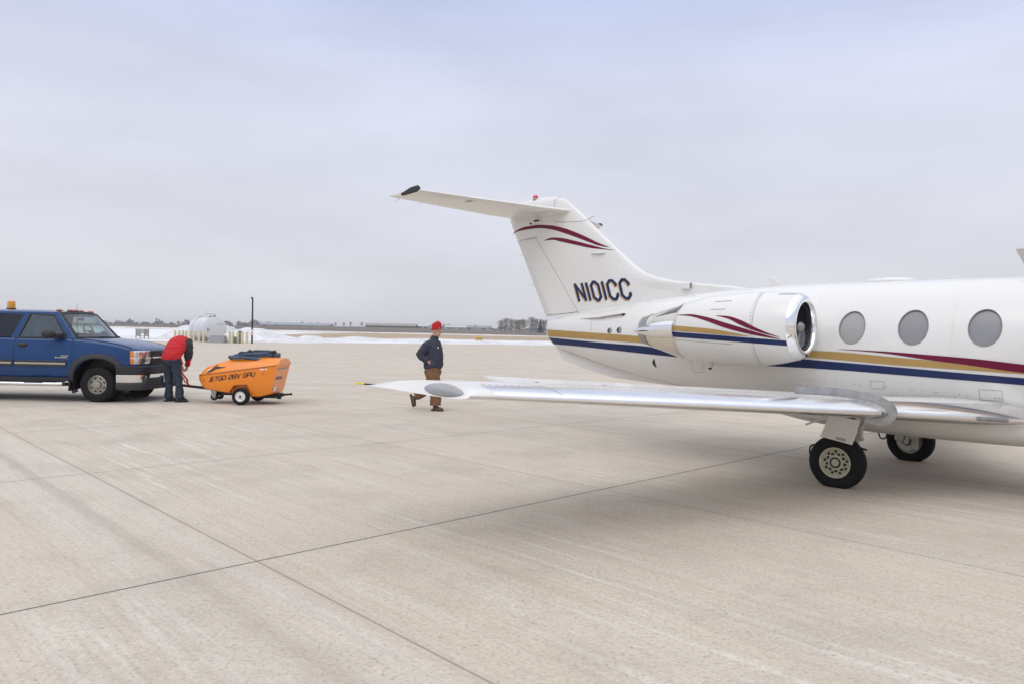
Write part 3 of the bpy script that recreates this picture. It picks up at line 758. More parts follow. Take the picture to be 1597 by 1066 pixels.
    for k in range(41):
        w = -1+2*k/40
        u = 0.11*abs(w)**1.8 if w < 0 else 0.52*w**2.0
        up = w >= 0
        z = wing_up(yf, u) if up else wing_lo(yf, u)
        e = 1e-3; u2 = u+e
        dz = ((wing_up(yf, u2) if up else wing_lo(yf, u2))-z); dx = -e*cf
        if not up: dx, dz = -dx, -dz
        l = math.hypot(dx, dz); nx, nz = (dz/l, -dx/l)
        if abs(w) < 0.02: nx, nz = 1.0, 0.0
        hgt = 0.095*min(1.0, 0.45+1.2*(1-abs(w))) if not up else 0.105*min(1.0, 0.75+0.25*(1-w))
        x = WXL(yf)-u*cf
        inner.append((x-nx*0.01, z-nz*0.01)); outer.append((x+nx*hgt, z+nz*hgt))
    mb = MB(JT); rings = []
    for a, b in zip(inner, outer):
        rings.append([(a[0], s_*(yf-0.006), a[1]), (b[0], s_*(yf-0.006), b[1]), (b[0], s_*(yf+0.006), b[1]), (a[0], s_*(yf+0.006), a[1])])
    mb.rings(rings); mb.build('wing_fence', M['brushed'], wing, smooth=30)
    mb = MB(JT); rings = []
    for a, b in zip(inner[:], outer[:]):
        p = (a[0]+(b[0]-a[0])*0.22, a[1]+(b[1]-a[1])*0.22)
        rings.append([(a[0], s_*(yf+0.005), a[1]), (p[0], s_*(yf+0.005), p[1]), (p[0], s_*(yf+0.014), p[1]), (a[0], s_*(yf+0.05), a[1])])
    mb.rings(rings); mb.build('fence_flange', M['brushed'], wing, smooth=30)
    # stall strip, landing lamp recess, tip wick
    mb = MB(JT); y0, y1 = 1.32, 1.02
    mb.tube([(WXL(y0)+0.004, s_*y0, wz(y0)-0.005), (WXL((y0+y1)/2)+0.004, s_*(y0+y1)/2, wz((y0+y1)/2)-0.005), (WXL(y1)+0.004, s_*y1, wz(y1)-0.005)], 0.022, 8); mb.build('stall_strip', M['brushed'], wing)
    mb = MB(JT); mb.tube([(-1.86, s_*6.57, 1.236), (-2.02, s_*6.585, 1.238)], [0.008, 0.007], 8); wk = mb.build('static_wick', M['black'], wing)
    mb = MB(JT); mb.tube([(-2.02, s_*6.585, 1.238), (-2.12, s_*6.595, 1.240)], [0.009, 0.008], 8); mb.build('wick_flag', M['yellow_wick'], wk)

    # ------------------------------------------------------------ engine
    NYs = s_*NY
    def nring(x, r, zc, n=56): return [(x, NYs+r*math.cos(2*math.pi*k/n), zc+r*math.sin(2*math.pi*k/n)) for k in range(n)]
    mb = MB(JT)
    xs_n = [-2.08+0.05*i for i in range(31)]+[-0.53]
    mb.rings([nring(x, n_r(x), n_z(x)) for x in xs_n], True, False)
    nac = mb.build('engine_nacelle', M['jet_white'], jet, smooth=50)
    mb = MB(JT); prof = [(-0.535, n_r(-0.535)), (-0.505, 0.400), (-0.475, 0.385), (-0.455, 0.366), (-0.447, 0.347), (-0.45, 0.328), (-0.465, 0.308), (-0.50, 0.288), (-0.56, 0.272)]
    # a broad bare-metal lip
    prof = [(-0.535, n_r(-0.535)+0.002), (-0.52, 0.403), (-0.49, 0.385), (-0.468, 0.366), (-0.453, 0.345), (-0.447, 0.326), (-0.448, 0.312), (-0.455, 0.301), (-0.475, 0.293), (-0.51, 0.288)]
    mb.rings([nring(x, r, 1.848) for x, r in prof], True, False); mb.build('intake_lip', M['polished'], nac, smooth=60)
    mb = MB(JT); mb.rings([nring(x, r, 1.846) for x, r in ((-0.51, 0.288), (-0.56, 0.286), (-0.80, 0.285), (-1.05, 0.28))], True, False); mb.build('intake_duct', M['fan_metal'], nac)
    mb = MB(JT)
    for k in range(28):
        a = 2*math.pi*k/28; pts = []
        for r, tw_, ch_ in ((0.07, 0.1, 0.03), (0.17, 0.22, 0.03), (0.268, 0.42, 0.032)):
            for sgn in (-1, 1):
                an = a+tw_*0.25+sgn*ch_/r*0.55
                pts.append((-0.57-0.05*sgn*math.cos(tw_), NYs+r*math.cos(an), 1.846+r*math.sin(an)))
        mb.add(pts, [(0, 1, 3, 2), (2, 3, 5, 4)])
    mb.rings([nring(-0.68, 0.287, 1.846), nring(-0.69, 0.287, 1.846)]); mb.build('fan', M['fan_metal'], nac, smooth=20, recalc=False)
    mb = MB(JT); mb.rings([nring(x, r, 1.846, 24) for x, r in ((-0.66, 0.088), (-0.58, 0.082), (-0.53, 0.064), (-0.49, 0.040), (-0.475, 0.004))]); mb.build('spinner', M['spinner'], nac, smooth=60)
    # exhaust: cone, nozzle ring, reverser fairing above and below
    mb = MB(JT); mb.rings([nring(x, r, 1.785) for x, r in ((-2.075, 0.362), (-2.28, 0.32), (-2.48, 0.265), (-2.62, 0.225), (-2.63, 0.225))], True, False); mb.build('exhaust_nozzle', M['warm_metal'], nac, smooth=50)
    mb = MB(JT); mb.rings([nring(x, r, 1.785) for x, r in ((-2.625, 0.232), (-2.63, 0.222), (-2.76, 0.195), (-2.76, 0.183), (-2.50, 0.18), (-2.35, 0.14), (-2.33, 0.01))], True, False); mb.build('nozzle_ring', M['brushed'], nac, smooth=40)
    mb = MB(JT); rr = []
    for x, ry_, rz_ in ((-2.07, 0.15, 0.126), (-2.20, 0.147, 0.124), (-2.35, 0.136, 0.116), (-2.52, 0.110, 0.094), (-2.67, 0.075, 0.064), (-2.78, 0.04, 0.034), (-2.85, 0.008, 0.008)):
        yc, zc = NY+0.275+(x+2.07)*0.13, 1.80+(x+2.07)*0.035
        rr.append([(x, s_*(yc+ry_*math.copysign(abs(math.cos(a))**0.8, math.cos(a))), zc+rz_*math.copysign(abs(math.sin(a))**0.8, math.sin(a))) for a in [2*math.pi*k/32 for k in range(32)]])
    mb.rings(rr); rev = mb.build('reverser_fairing', M['polished'], nac, smooth=50)
    mb = MB(JT); rr = []
    for x, ry_, rz_ in ((-2.07, 0.14, 0.10), (-2.35, 0.12, 0.09), (-2.65, 0.06, 0.05), (-2.8, 0.008, 0.008)):
        rr.append([(x, s_*(NY-0.28-(x+2.07)*0.13+ry_*math.cos(a)), 1.80+rz_*math.sin(a)) for a in [2*math.pi*k/24 for k in range(24)]])
    mb.rings(rr); mb.build('reverser_fairing', M['polished'], nac, smooth=50)
    mb = MB(JT); mb.rings([[(x, s_*(NY+0.10+w_*math.cos(a)), 2.075+(x+2.08)*0.30+w_*0.3*math.sin(a)) for a in [2*math.pi*k/16 for k in range(16)]] for x, w_ in ((-2.06, 0.17), (-2.3, 0.14), (-2.52, 0.09), (-2.6, 0.05))]); mb.build('reverser_bucket', M['brushed'], nac, smooth=40)
    # pylon
    mb = MB(JT); rr = []
    for y in (0.55, 0.75, 0.92):
        rr.append([(-1.75+0.95*math.cos(a)*(1 if math.cos(a) < 0 else 1), s_*y, 1.82+0.11*math.sin(a)) for a in [2*math.pi*k/28 for k in range(28)]])
    mb.rings(rr); mb.build('pylon', M['jet_white'], nac, smooth=40)
    # livery on the cowl
    sd_ = s_
    for nm, tp, bt, m in (
        ('gold_stripe', [(-2.075, 1.846), (-1.746, 1.826), (-1.459, 1.803), (-1.198, 1.765), (-0.96, 1.719)], [(-2.075, 1.778), (-1.744, 1.76), (-1.46, 1.742), (-1.199, 1.726), (-0.96, 1.716)], 'gold'),
        ('navy_stripe', [(-2.075, 1.764), (-1.551, 1.737), (-1.118, 1.711), (-0.728, 1.687), (-0.54, 1.674)], [(-2.075, 1.697), (-1.556, 1.672), (-1.124, 1.648), (-0.737, 1.625), (-0.54, 1.612)], 'navy'),
        ('burgundy_stripe', [(-2.05, 1.989), (-1.832, 1.995), (-1.572, 1.959), (-1.289, 1.885), (-1.03, 1.814), (-0.796, 1.747), (-0.60, 1.692)], [(-2.05, 1.985), (-1.822, 1.969), (-1.562, 1.909), (-1.284, 1.82), (-1.031, 1.759), (-0.799, 1.716), (-0.60, 1.688)], 'burgundy'),
        ('burgundy_stripe', [(-1.42, 1.976), (-1.258, 1.965), (-1.081, 1.917), (-0.911, 1.838), (-0.757, 1.77), (-0.61, 1.717)], [(-1.42, 1.973), (-1.251, 1.933), (-1.073, 1.853), (-0.91, 1.792), (-0.758, 1.747), (-0.61, 1.713)], 'burgundy')):
        decal(nm, tp, bt, nac_y, M[m], nac, s_)
    def nseam(x, a0, a1, w=0.006):
        mb = MB(JT)
        mb.grid(lambda u, v: (x+w*(v-0.5), NYs+s_*(n_r(x)+0.0025)*math.cos(a0+(a1-a0)*u), n_z(x)+(n_r(x)+0.0025)*math.sin(a0+(a1-a0)*u)), 40, 1)
        mb.build('panel_seam', M['seam'], nac, smooth=0)
        mb = MB(JT)
        for k in range(26):
            a = a0+(a1-a0)*(k+0.5)/26; r = n_r(x)+0.002
            mb.ball((x-0.03, NYs+s_*r*math.cos(a), n_z(x)+r*math.sin(a)), 0.006, 6, 4)
        tag(mb.build('rivet_row', M['rivet'], nac), kind='stuff')
    nseam(-0.93, -1.35, 1.25); nseam(-2.05, -1.3, 1.3)
    decal('panel_seam', [(-2.05, 1.663), (-1.2, 1.62)], [(-2.05, 1.658), (-1.2, 1.615)], nac_y, M['seam'], nac, s_, n=12, k=1)
    for a, b in (([(-1.50, 2.155), (-1.28, 2.165)], 0.006), ([(-1.52, 2.05), (-1.32, 2.055)], 0.006)):
        decal('panel_seam', [(x, z+b/2) for x, z in a], [(x, z-b/2) for x, z in a], nac_y, M['seam'], nac, s_, n=6, k=1)
    mb = MB(JT); mb.ball((-1.62, NYs+s_*0.19, 1.335), (0.035, 0.03, 0.045), 10, 8); mb.build('drain_mast', M['gear_paint'], nac)
    mb = MB(JT); mb.ball((-1.62, NYs+s_*0.20, 1.30), (0.03, 0.012, 0.02), 10, 8); mb.build('drain_hole', M['black'], nac)

    # ------------------------------------------------------------ main gear leg
    mb = MB(JT)
    mb.tube([(0.10, s_*1.20, 0.92), (0.06, s_*1.22, 0.70), (0.02, s_*1.25, 0.50)], [0.055, 0.05, 0.045], 14)
    mb.tube([(0.02, s_*1.25, 0.52), (0.0, s_*1.25, 0.30)], 0.034, 14)
    mb.tube([(0.0, s_*1.20, 0.285), (0.0, s_*1.40, 0.285)], 0.035, 14)
    gl_ = mb.build('gear_leg', M['gear_paint'], jet, smooth=40)
    mb = MB(JT)
    mb.tube([(0.06, s_*1.25, 0.60), (0.16, s_*1.25, 0.44), (0.02, s_*1.25, 0.33)], 0.020, 8)
    mb.tube([(0.10, s_*1.28, 0.88), (0.26, s_*1.33, 0.80), (0.20, s_*1.33, 0.62), (0.24, s_*1.33, 0.55)], 0.028, 8)
    mb.box((0.19, s_*1.34, 0.66), (0.10, 0.07, 0.12)); mb.box((0.16, s_*1.34, 0.54), (0.09, 0.06, 0.12))
    mb.build('torque_link', M['gear_paint'], gl_, bevel=0.008)
    mb = MB(JT)
    mb.tube([(0.30, s_*1.36, 0.835), (0.12, s_*1.36, 0.83)], 0.010, 8)
    mb.build('brake_pipe', M['black'], gl_); mb = MB(JT)
    mb.tube([(0.14, s_*1.36, 0.80), (0.20, s_*1.38, 0.70), (0.12, s_*1.36, 0.60), (0.18, s_*1.36, 0.50), (0.24, s_*1.36, 0.465), (0.30, s_*1.37, 0.455)], 0.012, 8)
    ring_ = [(-0.33+0.055*math.cos(a), s_*1.27, 0.36+0.075*math.sin(a)) for a in [2*math.pi*k/18 for k in range(19)]]
    mb.build('brake_hose', M['black'], gl_)
    mb = MB(JT); mb.tube(ring_, 0.011, 8); mb.tube([(-0.285, s_*1.27, 0.40), (-0.1, s_*1.26, 0.45)], 0.012, 8); mb.build('brake_hose', M['black'], gl_)
    mb = MB(JT); mb.lathe([(0, 0.06), (0.0, 0.135), (0.075, 0.135), (0.075, 0.06)], (0, s_*1.24 if s_ > 0 else -1.315, 0.285), 'y', 28)
    mb.box((0.09, s_*1.26, 0.37), (0.10, 0.09, 0.08)); mb.box((-0.10, s_*1.26, 0.34), (0.12, 0.08, 0.10)); mb.box((0.10, s_*1.26, 0.23), (0.08, 0.08, 0.10))
    mb.build('brake', M['gear_paint'], gl_, bevel=0.008)
    # wheel: squashed tyre, dished rim with holes and bolts
    mb = MB(JT); prof = [(-0.085, 0.175), (-0.095, 0.20), (-0.098, 0.235), (-0.09, 0.27), (-0.075, 0.295), (-0.06, 0.306), (-0.058, 0.300), (-0.05, 0.309), (-0.03, 0.312), (-0.027, 0.305), (-0.022, 0.312), (0.0, 0.313), (0.022, 0.312), (0.027, 0.305), (0.03, 0.312), (0.05, 0.309), (0.058, 0.300), (0.06, 0.306), (0.075, 0.295), (0.09, 0.27), (0.098, 0.235), (0.095, 0.20), (0.085, 0.175)]
    cy, cz = s_*1.42, 0.285
    rings = []
    for h, r in prof:
        ring = []
        for k in range(64):
            a = 2*math.pi*k/64; zz = cz+r*math.sin(a); bulge = 1.0
            if zz < 0.10: bulge = 1+0.22*((0.10-max(zz, 0))/0.10)
            ring.append((r*math.cos(a), cy+h*bulge, max(zz, 0.002)))
        rings.append(ring)
    mb.rings(rings, True, False)
    whl = thing('main_wheel', None, None); whl.parent = jet
    mb.build('tyre', M['tyre'], whl, smooth=30)
    mb = MB(JT)
    prof = [(0.088, 0.177), (0.082, 0.158), (0.062, 0.148), (0.050, 0.135), (0.052, 0.095), (0.070, 0.082), (0.072, 0.062), (0.060, 0.058), (0.060, 0.046), (0.075, 0.042), (0.078, 0.002)]
    for q in (prof, [(-h*0.8, r) for h, r in prof]):
        mb.lathe([(h*s_, r) for h, r in q], (0, cy, cz), 'y', 48)
    rim = mb.build('rim', M['rim_cream'], whl, smooth=30)
    mb = MB(JT)
    for k in range(9):
        a = 2*math.pi*(k+0.3)/9
        mb.ball((0.125*math.cos(a), cy+s_*0.052, cz+0.125*math.sin(a)), (0.016, 0.012, 0.016), 8, 6)
        a += 0.35
        mb.ball((0.098*math.cos(a), cy+s_*0.054, cz+0.098*math.sin(a)), (0.020, 0.010, 0.018), 8, 6)
    mb.lathe([(0.0745*s_, 0.063), (0.0745*s_, 0.044)], (0, cy, cz), 'y', 24)
    mb.build('rim_holes', M['black'], whl, smooth=40)
    # leg door that covers the top of the wheel
    yd = 1.535
    mb = MB(JT)
    ol = [(-0.06, 0.84), (0.275, 0.80), (0.25, 0.66), (0.20, 0.515), (-0.16, 0.575), (-0.10, 0.72)]
    mb.prism(ol, lambda a, b: (a, s_*(yd+0.10*(b-0.6)*0), b), lambda a, b: (a, s_*(yd+0.014), b))
    dr = mb.build('gear_door', M['jet_white_warm'], jet, smooth=0, bevel=0.006)
    mb = MB(JT)
    for r_ in range(2):
        for k in range(7): mb.box((0.03+0.016*k-0.004*r_, s_*(yd+0.0155), 0.585-0.012*k*0.18-0.016*r_), (0.011, 0.003, 0.008))
    mb.build('stencil_marks', M['black'], dr)
    mb = MB(JT)
    mb.prism([(-0.75, 0.865), (-0.10, 0.745), (-0.04, 0.86)], lambda a, b: (a, s_*1.45, b), lambda a, b: (a, s_*1.47, b)); mb.build('inner_door', M['jet_white_warm'], jet, smooth=0, bevel=0.005)
    mb = MB(JT); mb.box((-0.27, s_*1.36, 0.735), (0.26, 0.03, 0.025)); mb.v = [(x, y, z+(x+0.27)*0.45) for x, y, z in mb.v]; mb.build('door_link', M['jet_white_warm'], jet)
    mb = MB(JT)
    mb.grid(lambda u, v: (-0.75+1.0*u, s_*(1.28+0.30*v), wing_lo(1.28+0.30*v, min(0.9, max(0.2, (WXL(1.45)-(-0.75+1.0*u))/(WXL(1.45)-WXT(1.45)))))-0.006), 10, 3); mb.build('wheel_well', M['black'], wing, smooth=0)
# seams round the cabin, placards and service hatches on the skin
for s_ in (1, -1):
    for x in (-0.55, 1.0, 2.4):
        pts = [(x, 0.95+0.1*k) for k in range(14)]
        decal('panel_seam', [(x-0.0025, z) for _, z in pts], [(x+0.0025, z) for _, z in pts], fus_y, M['jet_white_warm'], fus, s_, n=24, k=1, off=0.002)
    for x, z, w, h in ((0.12, 1.115, 0.16, 0.10), (-2.35, 1.20, 0.20, 0.16), (1.25, 1.06, 0.22, 0.12)):
        for tp, bt in (([(x, z+h), (x+w, z+h)], [(x, z+h-0.004), (x+w, z+h-0.004)]), ([(x, z+0.004), (x+w, z+0.004)], [(x, z), (x+w, z)]), ([(x, z), (x, z+h)], [(x+0.004, z), (x+0.004, z+h)]), ([(x+w-0.004, z), (x+w-0.004, z+h)], [(x+w, z), (x+w, z+h)])):
            decal('hatch_seam', tp, bt, fus_y, M['seam'], fus, s_, n=4, k=1, off=0.002)
    mb = MB(JT)
    for k in range(9):
        x = -0.72+0.022*k; z = n_z(-0.7)+0.395
        mb.add([(x, s_*(nac_y(x, z)+0.003), z), (x+0.015, s_*(nac_y(x+0.015, z)+0.003), z), (x+0.015, s_*(nac_y(x+0.015, z+0.012)+0.003), z+0.012), (x, s_*(nac_y(x, z+0.012)+0.003), z+0.012)], [(0, 1, 2, 3)])
    tag(mb.build('stencil_marks', M['rivet'], fus, smooth=0), kind='stuff')
# aerials on the spine
mb = MB(JT); mb.prism([(1.60, 2.45), (1.93, 2.45), (1.83, 2.80), (1.44, 2.79)][::1], lambda a, b: (a, -0.015, b), lambda a, b: (a, 0.015, b)); mb.build('blade_aerial', M['gear_paint'], jet, bevel=0.008)
mb = MB(JT); mb.prism([(-1.50, 2.43), (-1.30, 2.43), (-1.44, 2.57), (-1.54, 2.575)], lambda a, b: (a, -0.01, b), lambda a, b: (a, 0.01, b)); mb.build('blade_aerial', M['jet_white'], jet, bevel=0.005)
mb = MB(JT); mb.prism([(0.80, 2.44), (0.95, 2.44), (0.83, 2.50), (0.77, 2.505)], lambda a, b: (a, -0.008, b), lambda a, b: (a, 0.008, b)); mb.build('blade_aerial', M['jet_white'], jet, bevel=0.004)
mb = MB(JT); mb.ball((0.10, 0, 2.465), (0.31, 0.12, 0.052), 24, 12); mb.build('aerial_dome', M['jet_white'], jet, smooth=60)
mb = MB(JT); mb.tube([(-3.05, 0.0, 1.0), (-3.05, 0.0, 0.86)], 0.012, 8); mb.build('drain_tube', M['gear_paint'], jet)
# belly seams and stencils under the cabin
mb = MB(JT)
for k in range(60):
    x = -0.9+rnd.random()*4.0; z = 1.18-0.045*(x+0.5)-(0.0 if k % 2 else 0.09)
    mb.ball((x, fus_y(x, z)+0.001, z), 0.005, 6, 4)
tag(mb.build('rivet_row', M['rivet'], fus), kind='stuff')
mb = MB(JT)
for k in range(9): mb.box((-5.15+0.03*k, 0.036, 1.345), (0.020, 0.004, 0.03 if k not in (4,) else 0.002))
mb.build('stencil_marks', M['rivet'], stk)
# nose gear
mb = MB(JT); mb.tube([(5.80, 0, 0.95), (5.86, 0, 0.25)], 0.045, 12); mb.tube([(5.86, -0.09, 0.22), (5.86, 0.09, 0.22)], 0.03, 10); mb.build('nose_gear_leg', M['gear_paint'], jet)
mb = MB(JT); mb.lathe([(-0.06, 0.11), (-0.065, 0.18), (-0.04, 0.22), (0.04, 0.22), (0.065, 0.18), (0.06, 0.11)], (5.86, 0, 0.219), 'y', 36)
nw = mb.build('nose_wheel', M['tyre'], jet, smooth=35)
mb = MB(JT); mb.lathe([(-0.05, 0.002), (-0.05, 0.115), (0.05, 0.115), (0.05, 0.002)], (5.86, 0, 0.219), 'y', 24); mb.build('rim', M['rim_cream'], nw)
# ---------------------------------------------------------------- blue pickup (x forward, y to its left = away from the camera)
mat('truck_blue', (0.004, 0.043, 0.155), 0.20, coat=0.25, var=0.06, scale=1.5, spec=0.35)
mat('trim_grey', (0.034, 0.035, 0.040), 0.62, var=0.15, scale=8)
mat('pad_dark', (0.018, 0.019, 0.024), 0.55, var=0.15, scale=8)
mat('chrome', (0.80, 0.80, 0.80), 0.10, 1.0, var=0.03, scale=10)
mat('side_strip', (0.52, 0.48, 0.38), 0.35, 0.4)
mat('amber', (0.72, 0.20, 0.02), 0.25, coat=1.0)
mat('amber_cab', (0.42, 0.085, 0.03), 0.3, coat=0.8)
mat('beacon_amber', (0.80, 0.34, 0.02), 0.25, coat=1.0, var=0.15, scale=30)
mat('headlight', (0.62, 0.62, 0.63), 0.14, 0.8, coat=1.0, var=0.55, scale=11)
mat('alloy', (0.36, 0.34, 0.30), 0.38, 0.7, var=0.12, scale=15)
mat('cabin_dark', (0.055, 0.055, 0.058), 0.8, var=0.15, scale=6)
mat('cabin_grey', (0.20, 0.20, 0.20), 0.85, var=0.1, scale=6)
mat('plate_white', (0.62, 0.65, 0.70), 0.4, var=0.2, scale=40)
mat('plate_ink', (0.05, 0.08, 0.22), 0.5)
mat('emblem_gold', (0.72, 0.62, 0.38), 0.3, 0.4)
glassy('screen', (0.82, 0.89, 0.87), 0.06)
glassy('side_glass', (0.62, 0.70, 0.68), 0.05)
glassy('privacy', (0.05, 0.052, 0.058), 0.02)
truck = thing('pickup_truck', 'blue pickup truck with amber roof beacon, hitched to the orange ground power cart', 'truck', (-9.30, 17.40, 0))
T_base = pchip([0.36, 0.46, 0.60, 0.80, 1.0, 1.2, 1.43], [0.86, 0.92, 0.975, 1.0, 1.005, 0.99, 0.945])
T_tap = pchip([-5.2, 0.30, 0.60, 0.78, 0.87, 0.93], [1.0, 1.0, 0.972, 0.93, 0.83, 0.64])
T_top = pchip([-5.2, -0.75, -0.60, -0.30, 0.0, 0.40, 0.65, 0.80, 0.90, 0.93], [1.42, 1.42, 1.42, 1.405, 1.375, 1.315, 1.25, 1.19, 1.12, 1.08])
def side_y(x, z): return T_base(z)*T_tap(x)
mb = MB(); rr = []
for x in [-5.2, -5.15, -4.6, -4.0, -3.4, -2.8, -2.2, -1.6, -1.1, -0.75, -0.6, -0.45, -0.3, -0.1, 0.1, 0.3, 0.45, 0.58, 0.68, 0.78, 0.84, 0.89, 0.93]:
    zt = T_top(x); w = T_tap(x); half = []
    zs = [0.46, 0.53, 0.62, 0.75, 0.88, 1.0]+[1.0+(zt-0.07-1.0)*k/3 for k in (1, 2, 3)]
    half.append((0.60*w, 0.44))
    for z in zs: half.append((side_y(x, z), z))
    e = side_y(x, min(1.43, zt-0.07))
    half += [(e-0.012, zt-0.03), (e-0.05, zt), (e*0.72, zt+0.018), (e*0.38, zt+0.030), (0.0, zt+0.034)]
    ring = [(x, -a, b) for a, b in half]+[(x, a, b) for a, b in reversed(half[:-1])]
    rr.append(ring)
mb.rings(rr)
body = mb.build('body', M['truck_blue'], truck, smooth=40)
for wx in (0.0, -3.9):
    for s_ in (-1, 1):
        cb = MB(); cb.lathe([(-0.3, 0.55), (0.3, 0.55)], (wx, s_*0.95, 0.45), 'y', 40, True)
        c = cb.build('arch_cutter', M['cabin_dark'], truck, smooth=0)
        bo = body.modifiers.new('arch', 'BOOLEAN'); bo.operation = 'DIFFERENCE'; bo.object = c; bo.solver = 'EXACT'
        bake(body); bpy.data.objects.remove(c)
finish(body, 40)
for wx in (0.0, -3.9):
    for s_ in (-1, 1):
        mb = MB(); rings = []
        for y in (0.66, 0.985):
            rings.append([(wx+0.542*math.cos(a), s_*y, 0.45+0.542*math.sin(a)) for a in [math.pi*(-0.1+1.2*k/30) for k in range(31)]])
        mb.rings(rings, closed=False, cap=False)
        mb.add([(wx+0.54*math.cos(2*math.pi*k/30), s_*0.662, 0.45+0.54*math.sin(2*math.pi*k/30)) for k in range(30)], [tuple(range(30))])
        mb.build('wheel_well', M['black'], truck, smooth=60)
        # flare
        mb = MB(); rr = []
        for k in range(45):
            a = math.pi*(1.12-1.22*k/44)
            def sq(r): 
                c_, s2 = math.cos(a), math.sin(a)
                return (wx+r*math.copysign(abs(c_)**0.86, c_), 0.45+r*0.98*math.copysign(abs(s2)**0.86, s2))
            pin, pmid, pout = sq(0.545), sq(0.585), sq(0.655)
            if k < 2: pass
            sy = lambda p: side_y(min(0.9, p[0]), min(1.43, max(0.36, p[1])))
            rr.append([(pin[0], s_*(sy(pin)-0.03), pin[1]), (pin[0], s_*(sy(pin)+0.035), pin[1]), (pmid[0], s_*(sy(pmid)+0.045), pmid[1]), (pout[0], s_*(sy(pout)+0.022), pout[1]), (pout[0], s_*(sy(pout)-0.02), pout[1])])
        mb.rings(rr); mb.build('fender_flare', M['trim_grey'], truck, smooth=40)
        if s_ < 0 or True:
            mb = MB(); mb.box((wx-0.60, s_*0.95, 0.36), (0.03, 0.20, 0.22)); mb.build('mud_flap', M['pad_dark'], truck, bevel=0.01)
# wheels
def truck_wheel(x, y, s_):
    w = thing('wheel', None, None); w.parent = truck
    mb = MB(); prof = [(-0.105, 0.205), (-0.12, 0.245), (-0.125, 0.31), (-0.118, 0.36), (-0.10, 0.388), (-0.085, 0.397), (-0.06, 0.40), (0.06, 0.40), (0.085, 0.397), (0.10, 0.388), (0.118, 0.36), (0.125, 0.31), (0.12, 0.245), (0.105, 0.205)]
    rings = []
    for h, r in prof:
        ring = []
        for k in range(72):
            a = 2*math.pi*k/72; rr_ = r-(0.008 if (k % 2 and r > 0.38) else 0)
            ring.append((x+rr_*math.cos(a), y+h, max(0.002, 0.392+rr_*math.sin(a))))
        rings.append(ring)
    mb.rings(rings, True, False); mb.build('tyre', M['tyre'], w, smooth=25)
    mb = MB(); mb.lathe([(h*s_, r) for h, r in ((0.112, 0.212), (0.118, 0.202), (0.095, 0.190), (0.075, 0.182), (0.082, 0.13), (0.085, 0.085), (0.125, 0.075), (0.13, 0.05), (0.13, 0.002))], (x, y, 0.392), 'y', 48)
    for k in range(8):
        a = 2*math.pi*k/8; mb.ball((x+0.095*math.cos(a), y+s_*0.10, 0.392+0.095*math.sin(a)), (0.012, 0.02, 0.012), 8, 6)
    mb.build('rim', M['alloy'], w, smooth=30)
    mb = MB()
    for k in range(8):
        a = 2*math.pi*(k+0.5)/8
        mb.ball((x+0.150*math.cos(a), y+s_*0.080, 0.392+0.150*math.sin(a)), (0.034, 0.012, 0.018), 12, 8, Matrix.Rotation(-a-math.pi/2, 3, 'Y'))
    mb.build('rim_holes', M['black'], w)
for wx in (0.0, -3.9):
    for s_ in (-1, 1): truck_wheel(wx, s_*0.875, s_)
mb = MB(); mb.box((-1.9, 0, 0.40), (3.4, 0.9, 0.12)); mb.tube([(0, -0.8, 0.39), (0, 0.8, 0.39)], 0.05, 10); mb.tube([(-3.9, -0.8, 0.39), (-3.9, 0.8, 0.39)], 0.06, 10); mb.build('chassis', M['black'], truck)
# cab: pillars and rails lie in a leaning plane, roof over them
def gy(z): return 0.945-(z-1.42)*0.30           # half width of the glasshouse
def cabside(ol, s_, m, name, parent, t=0.03, off=0.0, bevel=0.0):
    mb = MB()
    mb.prism(ol, lambda a, b: (a, s_*(gy(b)+off), b), lambda a, b: (a, s_*(gy(b)+off-t), b))
    return mb.build(name, m, parent, smooth=0, bevel=bevel)
cab = None
for s_ in (-1, 1):
    for ol in ([(-0.52, 1.40), (-0.70, 1.40), (-1.10, 1.93), (-1.02, 2.0)],            # windscreen pillar
               [(-1.02, 2.0), (-1.10, 1.93), (-3.12, 1.95), (-3.18, 2.0)],              # roof rail
               [(-1.80, 1.40), (-1.98, 1.40), (-1.78, 1.945), (-1.63, 1.942)],          # pillar behind the front door
               [(-2.98, 1.40), (-3.25, 1.40), (-3.18, 2.0), (-3.0, 1.95)]):
        o = cabside(ol, s_, M['truck_blue'], 'pillar', truck, 0.045, 0.012, 0.01)
    # glass
    gl = cabside([(-0.76, 1.425), (-1.80, 1.425), (-1.63, 1.94), (-1.12, 1.93)], s_, M['side_glass'], 'front_window', truck, 0.006, 0.002)
    mb = MB()
    for q in ribbon([(-0.74, 1.425), (-1.81, 1.425), (-1.64, 1.945), (-1.10, 1.93)], 0.028, True):
        mb.prism(list(q), lambda a, b: (a, s_*(gy(b)+0.018), b), lambda a, b: (a, s_*(gy(b)-0.01), b))
    mb.build('window_seal', M['black'], gl, smooth=0)
    gl = cabside([(-1.96, 1.425), (-2.98, 1.425), (-3.0, 1.94), (-1.78, 1.94)], s_, M['privacy'], 'rear_window', truck, 0.006, 0.006)
# roof
def roof(u, v):
    x = -1.0-2.2*u; y = (2*v-1)
    hw = gy(2.0)+0.015
    k = 1-abs(y)**4
    z = 1.985+0.075*k*(1-0.55*abs(2*u-1)**3)-0.02*(1-k)
    return (x+0.02*(1-y*y), y*hw, z)
mb = MB(); mb.grid(roof, 24, 20)
mb.build('roof', M['truck_blue'], truck, smooth=60)
